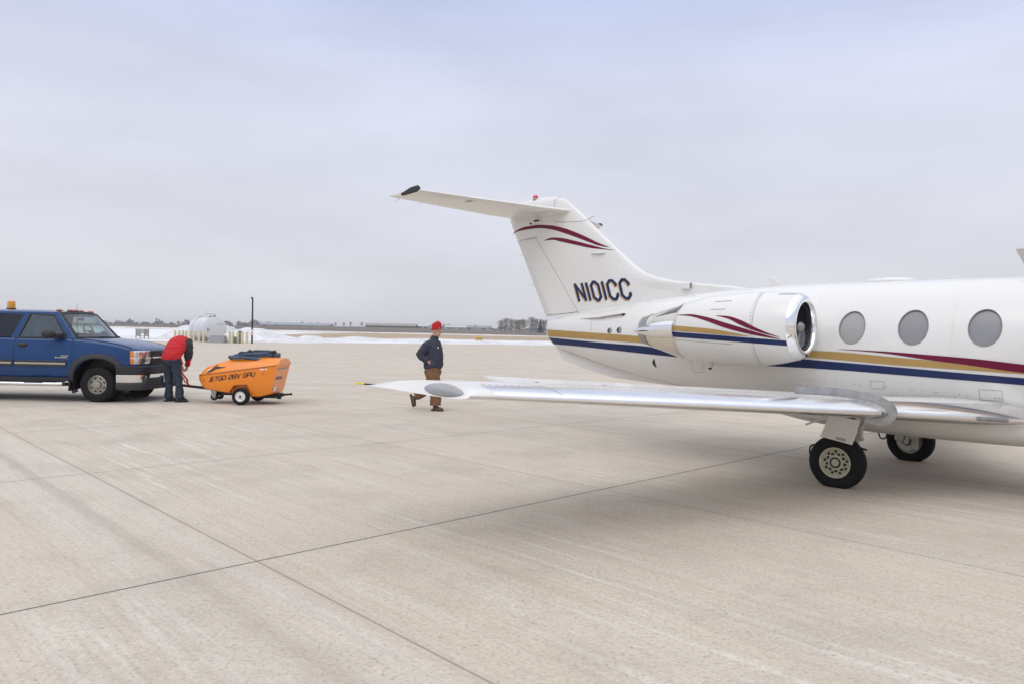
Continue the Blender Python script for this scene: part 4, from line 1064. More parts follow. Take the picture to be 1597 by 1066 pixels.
# windscreen and rear screen
def wsc(u, v, d=0.0):
    y = 2*u-1
    x0, z0, w0 = -0.56+0.24*(1-y*y), 1.41, 0.90
    x1, z1, w1 = -1.02+0.09*(1-y*y), 1.985, 0.765
    return (x0+(x1-x0)*v+d, y*(w0+(w1-w0)*v), z0+(z1-z0)*v+0.05*v*(1-y*y)+d)
mb = MB(); mb.grid(wsc, 20, 10); scr = mb.build('windscreen', M['screen'], truck, smooth=60)
mb = MB()
for (ua, ub, va, vb) in ((0, 1, 0, 0.07), (0, 1, 0.92, 1.0), (0, 0.05, 0, 1), (0.95, 1, 0, 1)):
    mb.grid(lambda u, v: wsc(ua+(ub-ua)*u, va+(vb-va)*v, 0.006), 16, 4)
mb.build('screen_border', M['black'], scr, smooth=60)
mb = MB()
for y0, y1 in ((-0.62, -0.05), (0.05, 0.60)):
    mb.tube([(-0.45+0.14*(1-y0*y0), y0, 1.425), (-0.52+0.20, (y0+y1)/2, 1.452), (-0.47+0.16*(1-y1*y1), y1, 1.455)], 0.014, 6)
tag(mb.build('wipers', M['black'], scr), kind='stuff')
mb = MB(); mb.grid(lambda u, v: (-3.22+0.05*v, (2*u-1)*(0.88-0.12*v), 1.42+0.56*v), 4, 4); mb.build('rear_screen', M['privacy'], truck, smooth=60)
# cabin
mb = MB(); mb.box((-1.95, 0, 1.455), (2.55, 1.74, 0.03)); mb.box((-0.80, 0, 1.49), (0.45, 1.62, 0.09)); cabn = mb.build('cabin', M['cabin_dark'], truck, bevel=0.02)
for sx, sy in ((-1.62, -0.42), (-1.62, 0.42), (-2.70, -0.42), (-2.70, 0.42)):
    mb = MB(); mb.box((sx, sy, 1.56), (0.16, 0.48, 0.22), taper=0.85); mb.box((sx-0.02, sy, 1.74), (0.09, 0.26, 0.15)); mb.build('seat', M['cabin_grey'], cabn, bevel=0.03)
mb = MB(); c0 = Vector((-1.02, 0.42, 1.58)); mb.tube([tuple(c0+Vector((0.06*math.sin(a)*-1, 0.185*math.cos(a), 0.165*math.sin(a)))) for a in [2*math.pi*k/24 for k in range(25)]], 0.016, 8, False)
mb.tube([tuple(c0+Vector((0, -0.17, 0))), tuple(c0+Vector((0, 0.17, 0)))], 0.014, 6); mb.tube([tuple(c0), (-0.85, 0.42, 1.50)], 0.025, 8); mb.build('steering_wheel', M['cabin_dark'], cabn)
mb = MB(); mb.box((-0.96, 0.0, 1.86), (0.03, 0.24, 0.07)); mb.build('rear_view_mirror', M['cabin_dark'], cabn, bevel=0.015)
# doors: skins proud of the body side
for s_ in (-1, 1):
    for nm, x0, x1 in (('front_door', -0.58, -1.86), ('rear_door', -1.875, -2.98)):
        def skin(u, v):
            x = x0+(x1-x0)*u; z = 0.56+(1.405-0.56)*v
            e = min(1.0, min(u, 1-u)/0.012, min(v, 1-v)/0.015)
            return (x, s_*(side_y(x, z)+0.001+0.009*e), z)
        mb = MB(); us_ = [0, 0.004, 0.012]+[i/20 for i in range(1, 20)]+[0.988, 0.996, 1]; vs2 = [0, 0.006, 0.015]+[i/14 for i in range(1, 14)]+[0.985, 0.994, 1]
        mb.rings([[skin(u, v) for v in vs2] for u in us_], closed=False, cap=False)
        d = mb.build(nm, M['truck_blue'], truck, smooth=50)
        mb = MB(); rr = []
        for x in (x0, x0-0.004): rr.append([(x+0.006, s_*(side_y(x, z)+0.0015), z) for z in [0.56+0.845*k/10 for k in range(11)]])
        mb.rings([[(p[0]+dx, p[1], p[2]) for p in rr[0]] for dx in (0.004, -0.012)], closed=False, cap=False); mb.build('door_gap', M['black'], d, smooth=0)
        xe = x1-(-0.02) if nm == 'front_door' else x1+0.02
        mb = MB(); L_ = x0-x1-0.10 if nm == 'front_door' else x0-x1-0.02
        a0 = x0-(0.09 if nm == 'front_door' else 0.005); a1 = a0-L_+0.02
        ol = [(a0, 0.92), (a1, 0.92), (a1, 0.785), (a0-0.03, 0.785)]
        mb.prism(ol, lambda a, b: (a, s_*(side_y(a, b)+0.034), b), lambda a, b: (a, s_*(side_y(a, b)+0.002), b)); st = mb.build('side_moulding', M['trim_grey'], d, smooth=0, bevel=0.008)
        mb = MB(); mb.prism([(a0-0.02, 0.872), (a1, 0.872), (a1, 0.838), (a0-0.03, 0.838)], lambda a, b: (a, s_*(side_y(a, b)+0.039), b), lambda a, b: (a, s_*(side_y(a, b)+0.030), b)); mb.build('bright_strip', M['side_strip'], d, smooth=0)
        hx = x1+0.18
        mb = MB(); mb.ball((hx, s_*(side_y(hx, 1.25)+0.016), 1.255), (0.115, 0.030, 0.052), 20, 10); mb.build('handle', M['black'], d)
        mb = MB(); mb.box((hx, s_*(side_y(hx, 1.25)+0.046), 1.265), (0.16, 0.015, 0.028)); mb.build('handle_grip', M['trim_grey'], d, bevel=0.008)
    mb = MB()
    for k in range(8): mb.box((-0.80+0.022*k, s_*(side_y(-0.7, 1.0)+0.014), 1.03), (0.017, 0.005, 0.020))
    for k in range(7): mb.box((-0.86+0.030*k, s_*(side_y(-0.7, 1.0)+0.014), 0.992), (0.022, 0.005, 0.024))
    tag(mb.build('door_lettering', M['side_strip'], truck), kind='stuff')
    mb = MB(); mb.ball((-0.915, s_*(side_y(-0.7, 1.0)+0.014), 0.992), (0.026, 0.006, 0.011), 10, 6); mb.build('door_emblem', M['plate_white'], truck)
    # mirror
    mb = MB(); mb.ball((-1.00, s_*1.16, 1.505), (0.15, 0.10, 0.105), 20, 12); mb.v = [(x, y, 1.505+(z-1.505)*(1.0 if abs(z-1.505) < 0.075 else 0.85)) for x, y, z in mb.v]
    mir = mb.build('mirror', M['pad_dark'], truck, smooth=60)
    mb = MB(); mb.tube([(-0.84, s_*0.95, 1.46), (-0.86, s_*1.08, 1.48), (-0.93, s_*1.14, 1.49)], [0.055, 0.045, 0.04], 10); mb.box((-0.83, s_*0.945, 1.47), (0.17, 0.03, 0.12)); mb.build('mirror_arm', M['pad_dark'], mir, bevel=0.01)
    # running board
    mb = MB(); mb.tube([(-0.66, s_*0.98, 0.43), (-0.74, s_*1.08, 0.405), (-0.86, s_*1.10, 0.40), (-3.0, s_*1.10, 0.40), (-3.14, s_*1.08, 0.405), (-3.2, s_*0.98, 0.43)], 0.045, 12); rb = mb.build('running_board', M['chrome'], truck, smooth=60)
    mb = MB()
    mb.box((-0.76, s_*1.03, 0.405), (0.24, 0.16, 0.085)); mb.build('end_cap', M['pad_dark'], rb, bevel=0.02)
    for px_ in (-1.35, -2.55):
        mb = MB(); mb.box((px_, s_*1.10, 0.442), (0.42, 0.10, 0.02)); mb.build('step_pad', M['pad_dark'], rb, bevel=0.005)
    mb = MB(); mb.box((-1.9, s_*0.95, 0.50), (2.5, 0.06, 0.09)); mb.build('rocker', M['pad_dark'], truck)
# front end, all on one plan curve
def plan(t):
    """t -1..1 across the front"""
    s_ = -1 if t < 0 else 1; a = abs(t)
    fx = pchip([0, 0.45, 0.70, 0.85, 1.0], [0.985, 0.955, 0.90, 0.78, 0.46]); fy_ = pchip([0, 0.45, 0.70, 0.85, 1.0], [0, 0.55, 0.84, 0.96, 1.0])
    return fx(a), s_*fy_(a)
def front_strip(name, m, z0, z1, out0, out1, t0=-1, t1=1, parent=None, n=40, th=0.05, bev=0.01, zt=None):
    mb = MB(); rr = []
    for k in range(n+1):
        t = t0+(t1-t0)*k/n; x, y = plan(t); e = 1e-2
        xa, ya = plan(max(-1, t-e)); xb, yb = plan(min(1, t+e)); l = math.hypot(xb-xa, yb-ya); nx, ny = (yb-ya)/l, -(xb-xa)/l
        zl, zh = (z0(t) if callable(z0) else z0), (z1(t) if callable(z1) else z1)
        rr.append([(x+nx*out0, y+ny*out0, zl), (x+nx*(out1), y+ny*(out1), zl+0.3*(zh-zl)), (x+nx*out1, y+ny*out1, zh-0.02), (x+nx*(out1-0.03), y+ny*(out1-0.03), zh), (x+nx*(out0-th), y+ny*(out0-th), zh), (x+nx*(out0-th), y+ny*(out0-th), zl)])
    mb.rings(rr); return mb.build(name, m, parent or truck, smooth=40, bevel=0)
bmp = front_strip('bumper', M['chrome'], 0.44, 0.655, 0.05, 0.075)
front_strip('bumper_pad', M['pad_dark'], 0.655, 0.83, 0.085, 0.09, parent=bmp)
def vz(t): return 0.565 if abs(t) < 0.60 else 0.565-0.115*min(1, (abs(t)-0.62)/0.06)
front_strip('valance', M['trim_grey'], 0.29, vz, 0.07, 0.098, parent=bmp, n=80)
for s_ in (-1, 1):
    x, y = plan(s_*0.48); mb = MB(); mb.lathe([(0, 0.055), (0.02, 0.05), (0.025, 0.002)], (x+0.07, y, 0.40), 'x', 20); mb.build('fog_lamp', M['headlight'], bmp)
    x, y = plan(s_*0.27); mb = MB(); mb.box((x+0.085, y, 0.40), (0.03, 0.14, 0.07)); mb.build('tow_slot', M['black'], bmp, bevel=0.02)
    hl = front_strip('headlight', M['headlight'], 0.865, 1.165, -0.02, 0.005, s_*0.44, s_*0.835, n=12)
    front_strip('turn_signal', M['amber'], 0.865, 1.165, -0.018, 0.008, s_*0.835, s_*0.885, parent=hl, n=6)
    front_strip('lamp_divider', M['chrome'], 0.985, 1.035, 0.005, 0.014, s_*0.44, s_*0.885, parent=hl, n=10, th=0.02)
gr_ = front_strip('grille', M['black'], 0.84, 1.175, -0.03, -0.01, -0.44, 0.44, n=16)
front_strip('grille_bar', M['chrome'], 0.975, 1.045, 0.0, 0.02, -0.44, 0.44, parent=gr_, n=16, th=0.03)
for z in (0.90, 0.935, 1.085, 1.125):
    front_strip('grille_slat', M['pad_dark'], z, z+0.014, -0.012, -0.004, -0.43, 0.43, parent=gr_, n=12, th=0.02)
x, y = plan(0)
mb = MB(); mb.prism([(-0.14, -0.028), (-0.05, -0.028), (-0.05, -0.062), (0.04, -0.062), (0.04, -0.028), (0.12, -0.028), (0.14, 0.028), (0.05, 0.028), (0.05, 0.062), (-0.04, 0.062), (-0.04, 0.028), (-0.12, 0.028)], lambda a, b: (x+0.02, a, 1.01+b), lambda a, b: (x+0.04, a, 1.01+b)); mb.build('grille_emblem', M['emblem_gold'], gr_, smooth=0)
mb = MB(); mb.box((x+0.115, 0.0, 0.50), (0.015, 0.31, 0.16)); lp = mb.build('number_plate', M['plate_white'], truck, bevel=0.006)
mb = MB()
for k in range(6): mb.box((x+0.124, -0.11+0.044*k, 0.495), (0.004, 0.026, 0.06))
tag(mb.build('plate_marks', M['plate_ink'], lp), kind='stuff')
mb = MB(); mb.box((x-0.02, 0, 0.36), (0.30, 0.08, 0.08)); mb.box((x+0.12, 0, 0.34), (0.10, 0.06, 0.04)); mb.ball((x+0.16, 0, 0.385), 0.028, 12, 8); mb.build('front_hitch', M['black'], truck, bevel=0.006)
# hood seam, cowl, aerial, roof lamps
for s_ in (-1, 1):
    mb = MB(); pts = [(x_, s_*(side_y(x_, min(1.43, T_top(x_)-0.07))-0.035), T_top(x_)+0.0) for x_ in [-0.52, -0.35, -0.1, 0.2, 0.45, 0.62, 0.72]]
    mb.tube(pts, 0.006, 6); mb.build('hood_seam', M['black'], truck)
mb = MB(); mb.grid(lambda u, v: (-0.60+0.16*v+0.20*(1-(2*u-1)**2), (2*u-1)*0.86, 1.43+0.022*(1-(2*u-1)**2)), 16, 2); mb.build('cowl', M['pad_dark'], truck, smooth=60)
mb = MB(); mb.tube([(-0.54, -0.86, 1.40), (-0.54, -0.86, 1.46), (-0.555, -0.86, 2.20)], [0.012, 0.006, 0.003], 6); mb.build('aerial', M['black'], truck)
for y, l in ((-0.62, 0.075), (0.62, 0.075), (-0.20, 0.075), (0.0, 0.075), (0.20, 0.075)):
    mb = MB(); mb.ball((-1.10, y, 2.035+0.02*(1-abs(y))), (0.075, l, 0.032), 16, 8); mb.build('roof_marker', M['amber_cab'], truck)
mb = MB(); mb.lathe([(0, 0.10), (0.03, 0.10), (0.035, 0.08)], (-2.63, 0, 2.058), 'z', 24, True); bb = mb.build('roof_beacon', M['black'], truck)
mb = MB(); mb.lathe([(0, 0.086), (0.01, 0.088), (0.155, 0.082), (0.17, 0.07), (0.172, 0.002)], (-2.63, 0, 2.09), 'z', 24, True); mb.build('beacon_lens', M['beacon_amber'], bb)
mb = MB(); mb.box((-3.0, -0.1, 2.08), (0.22, 0.03, 0.03)); mb.box((-3.08, -0.1, 2.05), (0.03, 0.03, 0.06)); mb.build('roof_bracket', M['black'], truck)
mb = MB(); mb.box((-5.23, 0, 0.6), (0.14, 1.9, 0.22)); mb.build('rear_bumper', M['chrome'], truck, bevel=0.03)

# ---------------------------------------------------------------- ground power cart (x to the right = its rear)
mat('cart_orange', (0.82, 0.235, 0.010), 0.36, coat=0.45, var=0.05, scale=3)
mat('cart_orange_pale', (0.78, 0.27, 0.075), 0.45, coat=0.2, var=0.05, scale=3)
mat('print_black', (0.02, 0.02, 0.022), 0.5)
mat('sticker', (0.75, 0.75, 0.76), 0.5, var=0.1, scale=60)
mat('rim_white', (0.70, 0.69, 0.66), 0.4, var=0.06, scale=12)
mat('hose_blue', (0.060, 0.095, 0.145), 0.75, var=0.3, scale=14, bump=0.4, bscale=60)
mat('hose_dark', (0.035, 0.052, 0.075), 0.7, var=0.3, scale=14)
mat('caster_grey', (0.10, 0.10, 0.105), 0.6, var=0.2, scale=20)
mat('cable_red', (0.55, 0.05, 0.02), 0.5)
cart = thing('ground_power_cart', 'orange wheeled ground power cart lettered JETGO 28V GPU with blue hoses on top', 'cart', (-6.08, 17.02, 0))
C_hw = pchip([-1.08, -1.0, -0.85, -0.6, -0.3, 0.0, 0.5, 0.78], [0.27, 0.34, 0.43, 0.485, 0.505, 0.51, 0.505, 0.485])
C_zb = pchip([-1.08, -1.04, -0.96, -0.8, -0.34, 0.32, 0.8], [0.50, 0.46, 0.36, 0.32, 0.255, 0.172, 0.250])
C_zs = pchip([-1.08, 0.78], [0.63, 0.905])
C_zt = pchip([-1.08, -1.02, -0.90, -0.70, -0.35, 0.1, 0.55, 0.78], [0.66, 0.74, 0.83, 0.905, 1.01, 1.075, 1.075, 1.04])
def cside(x, z):
    zb, zs, hw = C_zb(x), C_zs(x), C_hw(x)
    return hw*(0.95+0.05*min(1.0, max(0.0, (z-zb-0.07)/(zs-zb-0.07))))
def clean(x, z, f=0.23):            # the tail leans forward at the bottom, more at its corners than in the middle
    k = max(0.0, (x-0.2)/0.58)
    return x+k*min(0.0, (z-C_zs(x)))*f
mb = MB(); rr = []
for x in [-1.08, -1.05, -1.0, -0.93, -0.85, -0.7, -0.55, -0.4, -0.2, 0.0, 0.2, 0.4, 0.6, 0.74, 0.78]:
    hw, zb, zs = C_hw(x), C_zb(x), C_zs(x)
    half = [(0.0, zb), (hw*0.80, zb), (hw*0.90, zb+0.02), (cside(x, zb+0.07), zb+0.07), (cside(x, (zb+zs)/2), (zb+zs)/2), (hw, zs-0.012), (hw*1.0, zs)]
    fl = [0.23]*7
    rr.append([(clean(x, b, f), -a, b) for (a, b), f in zip(half, fl)]+[(clean(x, b, f), a, b) for (a, b), f in reversed(list(zip(half, fl))[1:])])
mb.rings(rr, cap=False)
nr = len(rr[0]); o0 = len(mb.v)-nr
mb.f.append(tuple(range(nr-1, -1, -1)))
hw, zb, zs = C_hw(0.78), C_zb(0.78), C_zs(0.78)
last = rr[-1]                       # 0 bottom centre, 1..6 near side upwards, 7..12 far side downwards
c1_, c2_ = mb.vert((clean(0.78, zs, 0.23), -hw*0.80, zs)), mb.vert((clean(0.78, zs, 0.23), hw*0.80, zs))
mb.f += [(o0+1, c1_, o0+6), (o0+1, o0+6, o0+5, o0+4, o0+3, o0+2), (o0+nr-1, o0+7, c2_), (o0+nr-1, o0+nr-2, o0+nr-3, o0+nr-4, o0+nr-5, o0+nr-6), (o0, o0+nr-1, c2_, c1_, o0+1), (o0+6, c1_, c2_, o0+7)]
cb_ = mb.build('body', M['cart_orange'], cart, smooth=30)
for s_ in (-1, 1):
    k_ = MB(); ol = [(-0.33, 0.0), (-0.335, 0.24), (-0.20, 0.44), (0.10, 0.465), (0.20, 0.24), (0.24, 0.0)]
    k_.prism(ol, lambda a, b: (a, s_*0.30, b), lambda a, b: (a, s_*0.8, b)); c = k_.build('arch_cutter', M['cart_orange'], cart, smooth=0)
    bo = cb_.modifiers.new('arch', 'BOOLEAN'); bo.operation = 'DIFFERENCE'; bo.object = c; bo.solver = 'EXACT'
    bake(cb_); bpy.data.objects.remove(c)
finish(cb_, 30)
mb = MB(); rr = []
LX = [-1.075, -1.04, -0.98, -0.90, -0.80, -0.65, -0.5, -0.3, -0.1, 0.1, 0.3, 0.5, 0.65, 0.76, 0.80]
def lid_half(x):
    hw, zs, zt = C_hw(x), C_zs(x), C_zt(x)
    return [(hw*0.4, zs+0.003), (hw*0.995, zs+0.003), (hw*0.985, zs+0.025), (hw*0.90, zs+(zt-zs)*0.45), (hw*0.70, zt-0.025), (hw*0.58, zt), (0.0, zt+0.012)]
for x in LX:
    half = lid_half(min(x, 0.78))
    rr.append([(x, -a, b) for a, b in half]+[(x, a, b) for a, b in reversed(half[:-1])])
mb.rings(rr); lid = mb.build('lid', M['cart_orange'], cart, smooth=28)
mb = MB()
for s_ in (-1, 1):
    mb.grid(lambda u, v: (-1.07+1.83*u, s_*(C_hw(-1.07+1.83*u)+0.004), C_zs(-1.07+1.83*u)-0.006+0.012*v), 30, 1)
tag(mb.build('lid_seam', M['print_black'], cb_, smooth=0), kind='stuff')
# lettering on both flanks
for s_ in (-1, 1):
    q_, tw = text_quads('JETGO 28V GPU', 0.20, 0.22, 0.50)
    mb = MB()
    for quad in q_:
        vs = []
        for a, b in quad:
            u = a/tw
            if s_ > 0: u = 1-u
            x = -0.79+1.06*u+0.018*b*(-s_); z = 0.508+0.150*u+0.092*b
            vs.append((x, s_*(cside(x, z)+0.004), z))
        mb.add(vs, [(0, 1, 2, 3)])
    tag(mb.build('lettering', M['print_black'], cb_, smooth=0), kind='stuff')
    # bolt and white tag on the slope of the lid
    def lidp(x, s2):
        h_ = lid_half(x); a, b = h_[3], h_[4]
        return (x, s_*(a[0]+(b[0]-a[0])*s2+0.006), a[1]+(b[1]-a[1])*s2+0.004)
    def flat(pts, name, m):
        mb = MB(); mb.add([lidp(*p) for p in pts], [tuple(range(len(pts)))]); return mb.build(name, M[m], lid, smooth=0)
    for ol in ([(-0.86, -0.75), (-0.62, 0.45), (-0.54, 0.25), (-0.70, -0.35)], [(-0.72, 0.35), (-0.60, 1.05), (-0.64, 0.45), (-0.68, 0.1)], [(-0.86, -0.75), (-0.66, -0.10), (-0.38, -0.10), (-0.64, 0.42), (-0.70, 0.30)]):
        flat(ol, 'bolt_mark', 'print_black')
    flat([(-0.87, -0.25), (-0.76, 0.35), (-0.72, 0.35), (-0.84, -0.25)], 'white_mark', 'sticker')
    for px_, pz, pw, ph, m in ((0.44, 0.80, 0.085, 0.03, 'sticker'), (0.53, 0.81, 0.05, 0.03, 'sticker')):
        mb = MB(); mb.prism([(px_-pw/2, pz-ph/2), (px_+pw/2, pz-ph/2+0.01), (px_+pw/2, pz+ph/2+0.01), (px_-pw/2, pz+ph/2)], lambda a, b: (a, s_*(cside(a, b)+0.006), b), lambda a, b: (a, s_*(cside(a, b)-0.01), b)); mb.build('decal', M[m], cb_, smooth=0)
    for px_, pz in ((-0.90, 0.53), (0.48, 0.72)):
        mb = MB(); mb.ball((px_, s_*(cside(px_, pz)+0.002), pz), (0.016, 0.008, 0.016), 10, 6); mb.build('latch', M['caster_grey'], cb_)
# tail panel
def tailp(y, z): return clean(0.78, z, 0.23)+0.006
mb = MB(); mb.grid(lambda u, v: (tailp(0, 0.20+0.66*v), (2*u-1)*0.385, 0.27+0.61*v), 6, 6); tl = mb.build('tail_panel', M['cart_orange_pale'], cart, smooth=0)
for y0, y1, z0, z1, m, nm in ((-0.38, 0.38, 0.80, 0.825, 'brushed', 'grille_strip'), (-0.36, 0.12, 0.575, 0.60, 'plate_ink', 'decal'), (-0.36, 0.02, 0.615, 0.635, 'plate_ink', 'decal'), (-0.37, -0.19, 0.30, 0.42, 'sticker', 'decal')):
    mb = MB(); mb.grid(lambda u, v: (tailp(0, z0+(z1-z0)*v)+0.004, y0+(y1-y0)*u, z0+(z1-z0)*v), 2, 2); mb.build(nm, M[m], tl, smooth=0)
# running gear
def cart_wheel(x, y, r, w, s_, rimm, rr_, nm, z=None):
    z = r if z is None else z
    g = thing(nm, None, None); g.parent = cart
    mb = MB(); prof = [(-w*0.42, rr_), (-w*0.5, rr_+0.02), (-w*0.5, r*0.85), (-w*0.35, r*0.98), (0, r), (w*0.35, r*0.98), (w*0.5, r*0.85), (w*0.5, rr_+0.02), (w*0.42, rr_)]
    mb.lathe(prof, (x, y, z+0.002), 'y', 40); mb.build('tyre', M['tyre'], g, smooth=35)
    mb = MB()
    for q in (1, -1): mb.lathe([(q*w*0.44, rr_+0.002), (q*w*0.40, rr_*0.90), (q*w*0.30, rr_*0.75), (q*w*0.34, rr_*0.35), (q*w*0.46, rr_*0.30), (q*w*0.46, 0.002)], (x, y, z+0.002), 'y', 32)
    rm = mb.build('rim', rimm, g, smooth=35)
    mb = MB(); mb.lathe([(s_*w*0.44, rr_*0.26), (s_*w*0.52, rr_*0.2), (s_*w*0.53, 0.001)], (x, y, z+0.002), 'y', 14); mb.build('hub', M['black'], rm)
for s_ in (-1, 1):
    cart_wheel(0.0, s_*0.56, 0.195, 0.13, s_, M['rim_white'], 0.112, 'wheel')
    cart_wheel(-0.72, s_*0.16-0.10, 0.085, 0.05, s_, M['caster_grey'], 0.05, 'caster', 0.15)
    mb = MB(); mb.prism([(-0.76, 0.15), (-0.69, 0.14), (-0.66, 0.30), (-0.80, 0.32)], lambda a, b: (a, s_*0.16-0.10-0.034, b), lambda a, b: (a, s_*0.16-0.10+0.034, b)); mb.build('caster_fork', M['brushed'], cart, smooth=0)
mb = MB(); mb.box((-0.05, 0, 0.215), (1.55, 0.34, 0.06)); mb.tube([(0, -0.52, 0.197), (0, 0.52, 0.197)], 0.03, 10); mb.box((0.45, 0.0, 0.17), (0.5, 0.6, 0.05)); mb.build('frame', M['black'], cart)
mb = MB(); mb.tube([(-0.85, 0.10, 0.30), (-1.5, 0.25, 0.34), (-2.02, 0.36, 0.385)], [0.035, 0.032, 0.03], 10); mb.tube([(-0.85, 0.30, 0.30), (-1.4, 0.28, 0.33)], 0.028, 8); mb.ball((-2.08, 0.37, 0.39), (0.07, 0.05, 0.04), 12, 8); mb.build('tow_bar', M['black'], cart)
mb = MB(); mb.tube([(0.40, 0.0, 0.17), (0.72, 0.0, 0.20), (0.92, 0.0, 0.22), (0.98, 0.0, 0.225)], [0.03, 0.03, 0.022, 0.03], 10); mb.box((0.70, -0.05, 0.17), (0.09, 0.06, 0.12)); mb.tube([(0.60, -0.2, 0.20), (0.60, 0.2, 0.20)], 0.02, 8); mb.build('rear_hitch', M['black'], cart)
mb = MB(); mb.tube([(-1.55, 0.22, 0.36), (-1.52, 0.12, 0.50), (-1.60, 0.02, 0.66), (-1.64, 0.05, 0.78)], 0.022, 8); mb.tube([(-1.48, 0.26, 0.34), (-1.56, 0.10, 0.45), (-1.62, 0.05, 0.60)], 0.014, 8); mb.build('cable', M['cable_red'], cart)
mb = MB()
mb.box((0.60, -0.22, 1.10), (0.06, 0.04, 0.11)); mb.build('lid_handle', M['black'], lid, bevel=0.01)
def hose(name, lab, m, cx, cy, a_, b_, z0, amp, ph, turns=1.0, r=0.036):
    mb = MB(); pts = []
    n = int(60*turns)
    for k in range(n+1):
        t = 2*math.pi*turns*k/n
        sx = math.copysign(abs(math.cos(t))**0.75, math.cos(t)); sy = math.copysign(abs(math.sin(t))**0.75, math.sin(t))
        hx = cx+a_*sx+0.015*math.sin(3*t+ph); zl = C_zt(min(0.7, max(-0.6, hx)))-1.075
        pts.append((hx, cy+b_*sy+0.015*math.sin(2.3*t+ph), z0+zl*0.9+amp*math.sin(t*1.5+ph)+0.010*math.sin(5*t+ph)+0.012*k/n*turns))
    mb.tube([(x-6.08, y+17.02, z) for x, y, z in pts], r, 9)
    return tag(mb.build(name, M[m], None, smooth=60), lab, 'hose')
hose('power_hose', 'slate blue hose, the outer coil lying on the lid of the orange cart', 'hose_blue', 0.13, 0.0, 0.50, 0.33, 1.10, 0.042, 0.5, 2.0, 0.031)
hose('power_hose', 'slate blue hose slung low over the near edge of the orange cart lid', 'hose_blue', 0.02, -0.12, 0.43, 0.30, 1.065, 0.055, 2.6, 1.0, 0.034)
hose('power_hose', 'dark grey cable bundled inside the blue hose coil on the orange cart', 'hose_dark', 0.16, 0.0, 0.40, 0.20, 1.135, 0.045, 1.9, 2.0, 0.026)
mb = MB(); mb.tube([(-6.10+0.05, 17.02-0.25, 1.165), (-6.08+0.15, 17.02-0.1, 1.20), (-6.08+0.42, 17.02+0.05, 1.195), (-6.08+0.60, 17.02-0.05, 1.17)], 0.036, 9); mb.ball((-6.08+0.06, 16.80, 1.195), (0.05, 0.035, 0.05), 10, 8)
tag(mb.build('hose_connector', M['hose_dark'], None, smooth=60), 'black hose end with plug, topmost across the coil on the orange cart', 'hose end')
# ---------------------------------------------------------------- people: overlapping limbs fused into one skin
mat('skin', (0.52, 0.29, 0.21), 0.5, var=0.10, scale=30)
mat('beanie_red', (0.48, 0.016, 0.02), 0.9, var=0.2, scale=60, bump=0.6, bscale=150)
mat('jacket_navy', (0.040, 0.044, 0.072), 0.85, var=0.25, scale=7, bump=0.5, bscale=12)
mat('trousers_brown', (0.19, 0.092, 0.045), 0.85, var=0.22, scale=8, bump=0.5, bscale=14)
mat('boot_brown', (0.105, 0.050, 0.032), 0.55, var=0.25, scale=12)
mat('sole_dark', (0.03, 0.025, 0.022), 0.8)
mat('jacket_red', (0.52, 0.012, 0.018), 0.75, var=0.15, scale=7, bump=0.5, bscale=12)
mat('sleeve_black', (0.022, 0.024, 0.034), 0.7, var=0.25, scale=8, bump=0.4, bscale=12)
mat('trousers_dark', (0.022, 0.032, 0.052), 0.85, var=0.3, scale=8, bump=0.5, bscale=14)
mat('shoe_black', (0.025, 0.024, 0.024), 0.6, var=0.2, scale=20)
mat('hair_dark', (0.03, 0.024, 0.02), 0.8)
def fuse(mb, name, m, parent, voxel=0.014, it=4, fold=0.0):
    o = mb.build(name, m, parent, smooth=0)
    r_ = o.modifiers.new('fuse', 'REMESH'); r_.mode = 'VOXEL'; r_.voxel_size = voxel
    s_ = o.modifiers.new('soften', 'SMOOTH'); s_.iterations = it; s_.factor = 0.5
    bake(o)
    if fold:
        from mathutils import noise as nz_
        me = o.data; nr = [v.normal.copy() for v in me.vertices]
        for v, n_ in zip(me.vertices, nr):
            p = v.co; q = Vector((p.x*7+1.3*math.sin(p.z*9), p.y*7, p.z*13+p.x*6))
            w_ = nz_.noise(q)+0.5*nz_.noise(q*2.3)
            v.co = p+n_*fold*(1-abs(w_)*2.2)
    finish(o, 180)
    o.data.polygons.foreach_set('use_smooth', [True]*len(o.data.polygons))
    return o
def loft(mb, secs, n=20):
    """secs: centre, half width vector, half depth vector"""
    mb.rings([[tuple(Vector(c)+Vector(a)*math.cos(2*math.pi*k/n)+Vector(b)*math.sin(2*math.pi*k/n)) for k in range(n)] for c, a, b in secs])
def hand(mb, wrist, d, palm, side, L=0.18, curl=0.5):
    """palm and five bent fingers; d along the hand, palm = palm normal, side = thumb side"""
    w, d, p, s_ = Vector(wrist), Vector(d).normalized(), Vector(palm).normalized(), Vector(side).normalized()
    mb.tube([tuple(w-d*0.03), tuple(w+d*0.02), tuple(w+d*0.06), tuple(w+d*0.095)], [0.026, 0.030, 0.036, 0.034], 10)
    for k, (o_, ln) in enumerate(((0.030, 0.075), (0.010, 0.085), (-0.011, 0.078), (-0.030, 0.062))):
        b0 = w+d*0.085+s_*o_
        b1 = b0+(d*math.cos(curl)+p*math.sin(curl))*ln*0.5
        b2 = b1+(d*math.cos(curl*2)+p*math.sin(curl*2))*ln*0.5
        mb.tube([tuple(b0), tuple(b1), tuple(b2)], [0.0105, 0.0095, 0.008], 8)
    t0 = w+d*0.03+s_*0.025; t1 = t0+(d*0.6+s_*0.8)*0.045; t2 = t1+(d*0.9+s_*0.2+p*0.3)*0.035
    mb.tube([tuple(t0), tuple(t1), tuple(t2)], [0.014, 0.012, 0.010], 8)

# --- man walking, hands in his jacket pockets. Local frame: x the way he walks, y to his left
wk = thing('person', 'person in red knit cap, navy jacket and brown trousers walking behind the jet wing', 'person', (-1.74, 16.20, 0), R(-22))
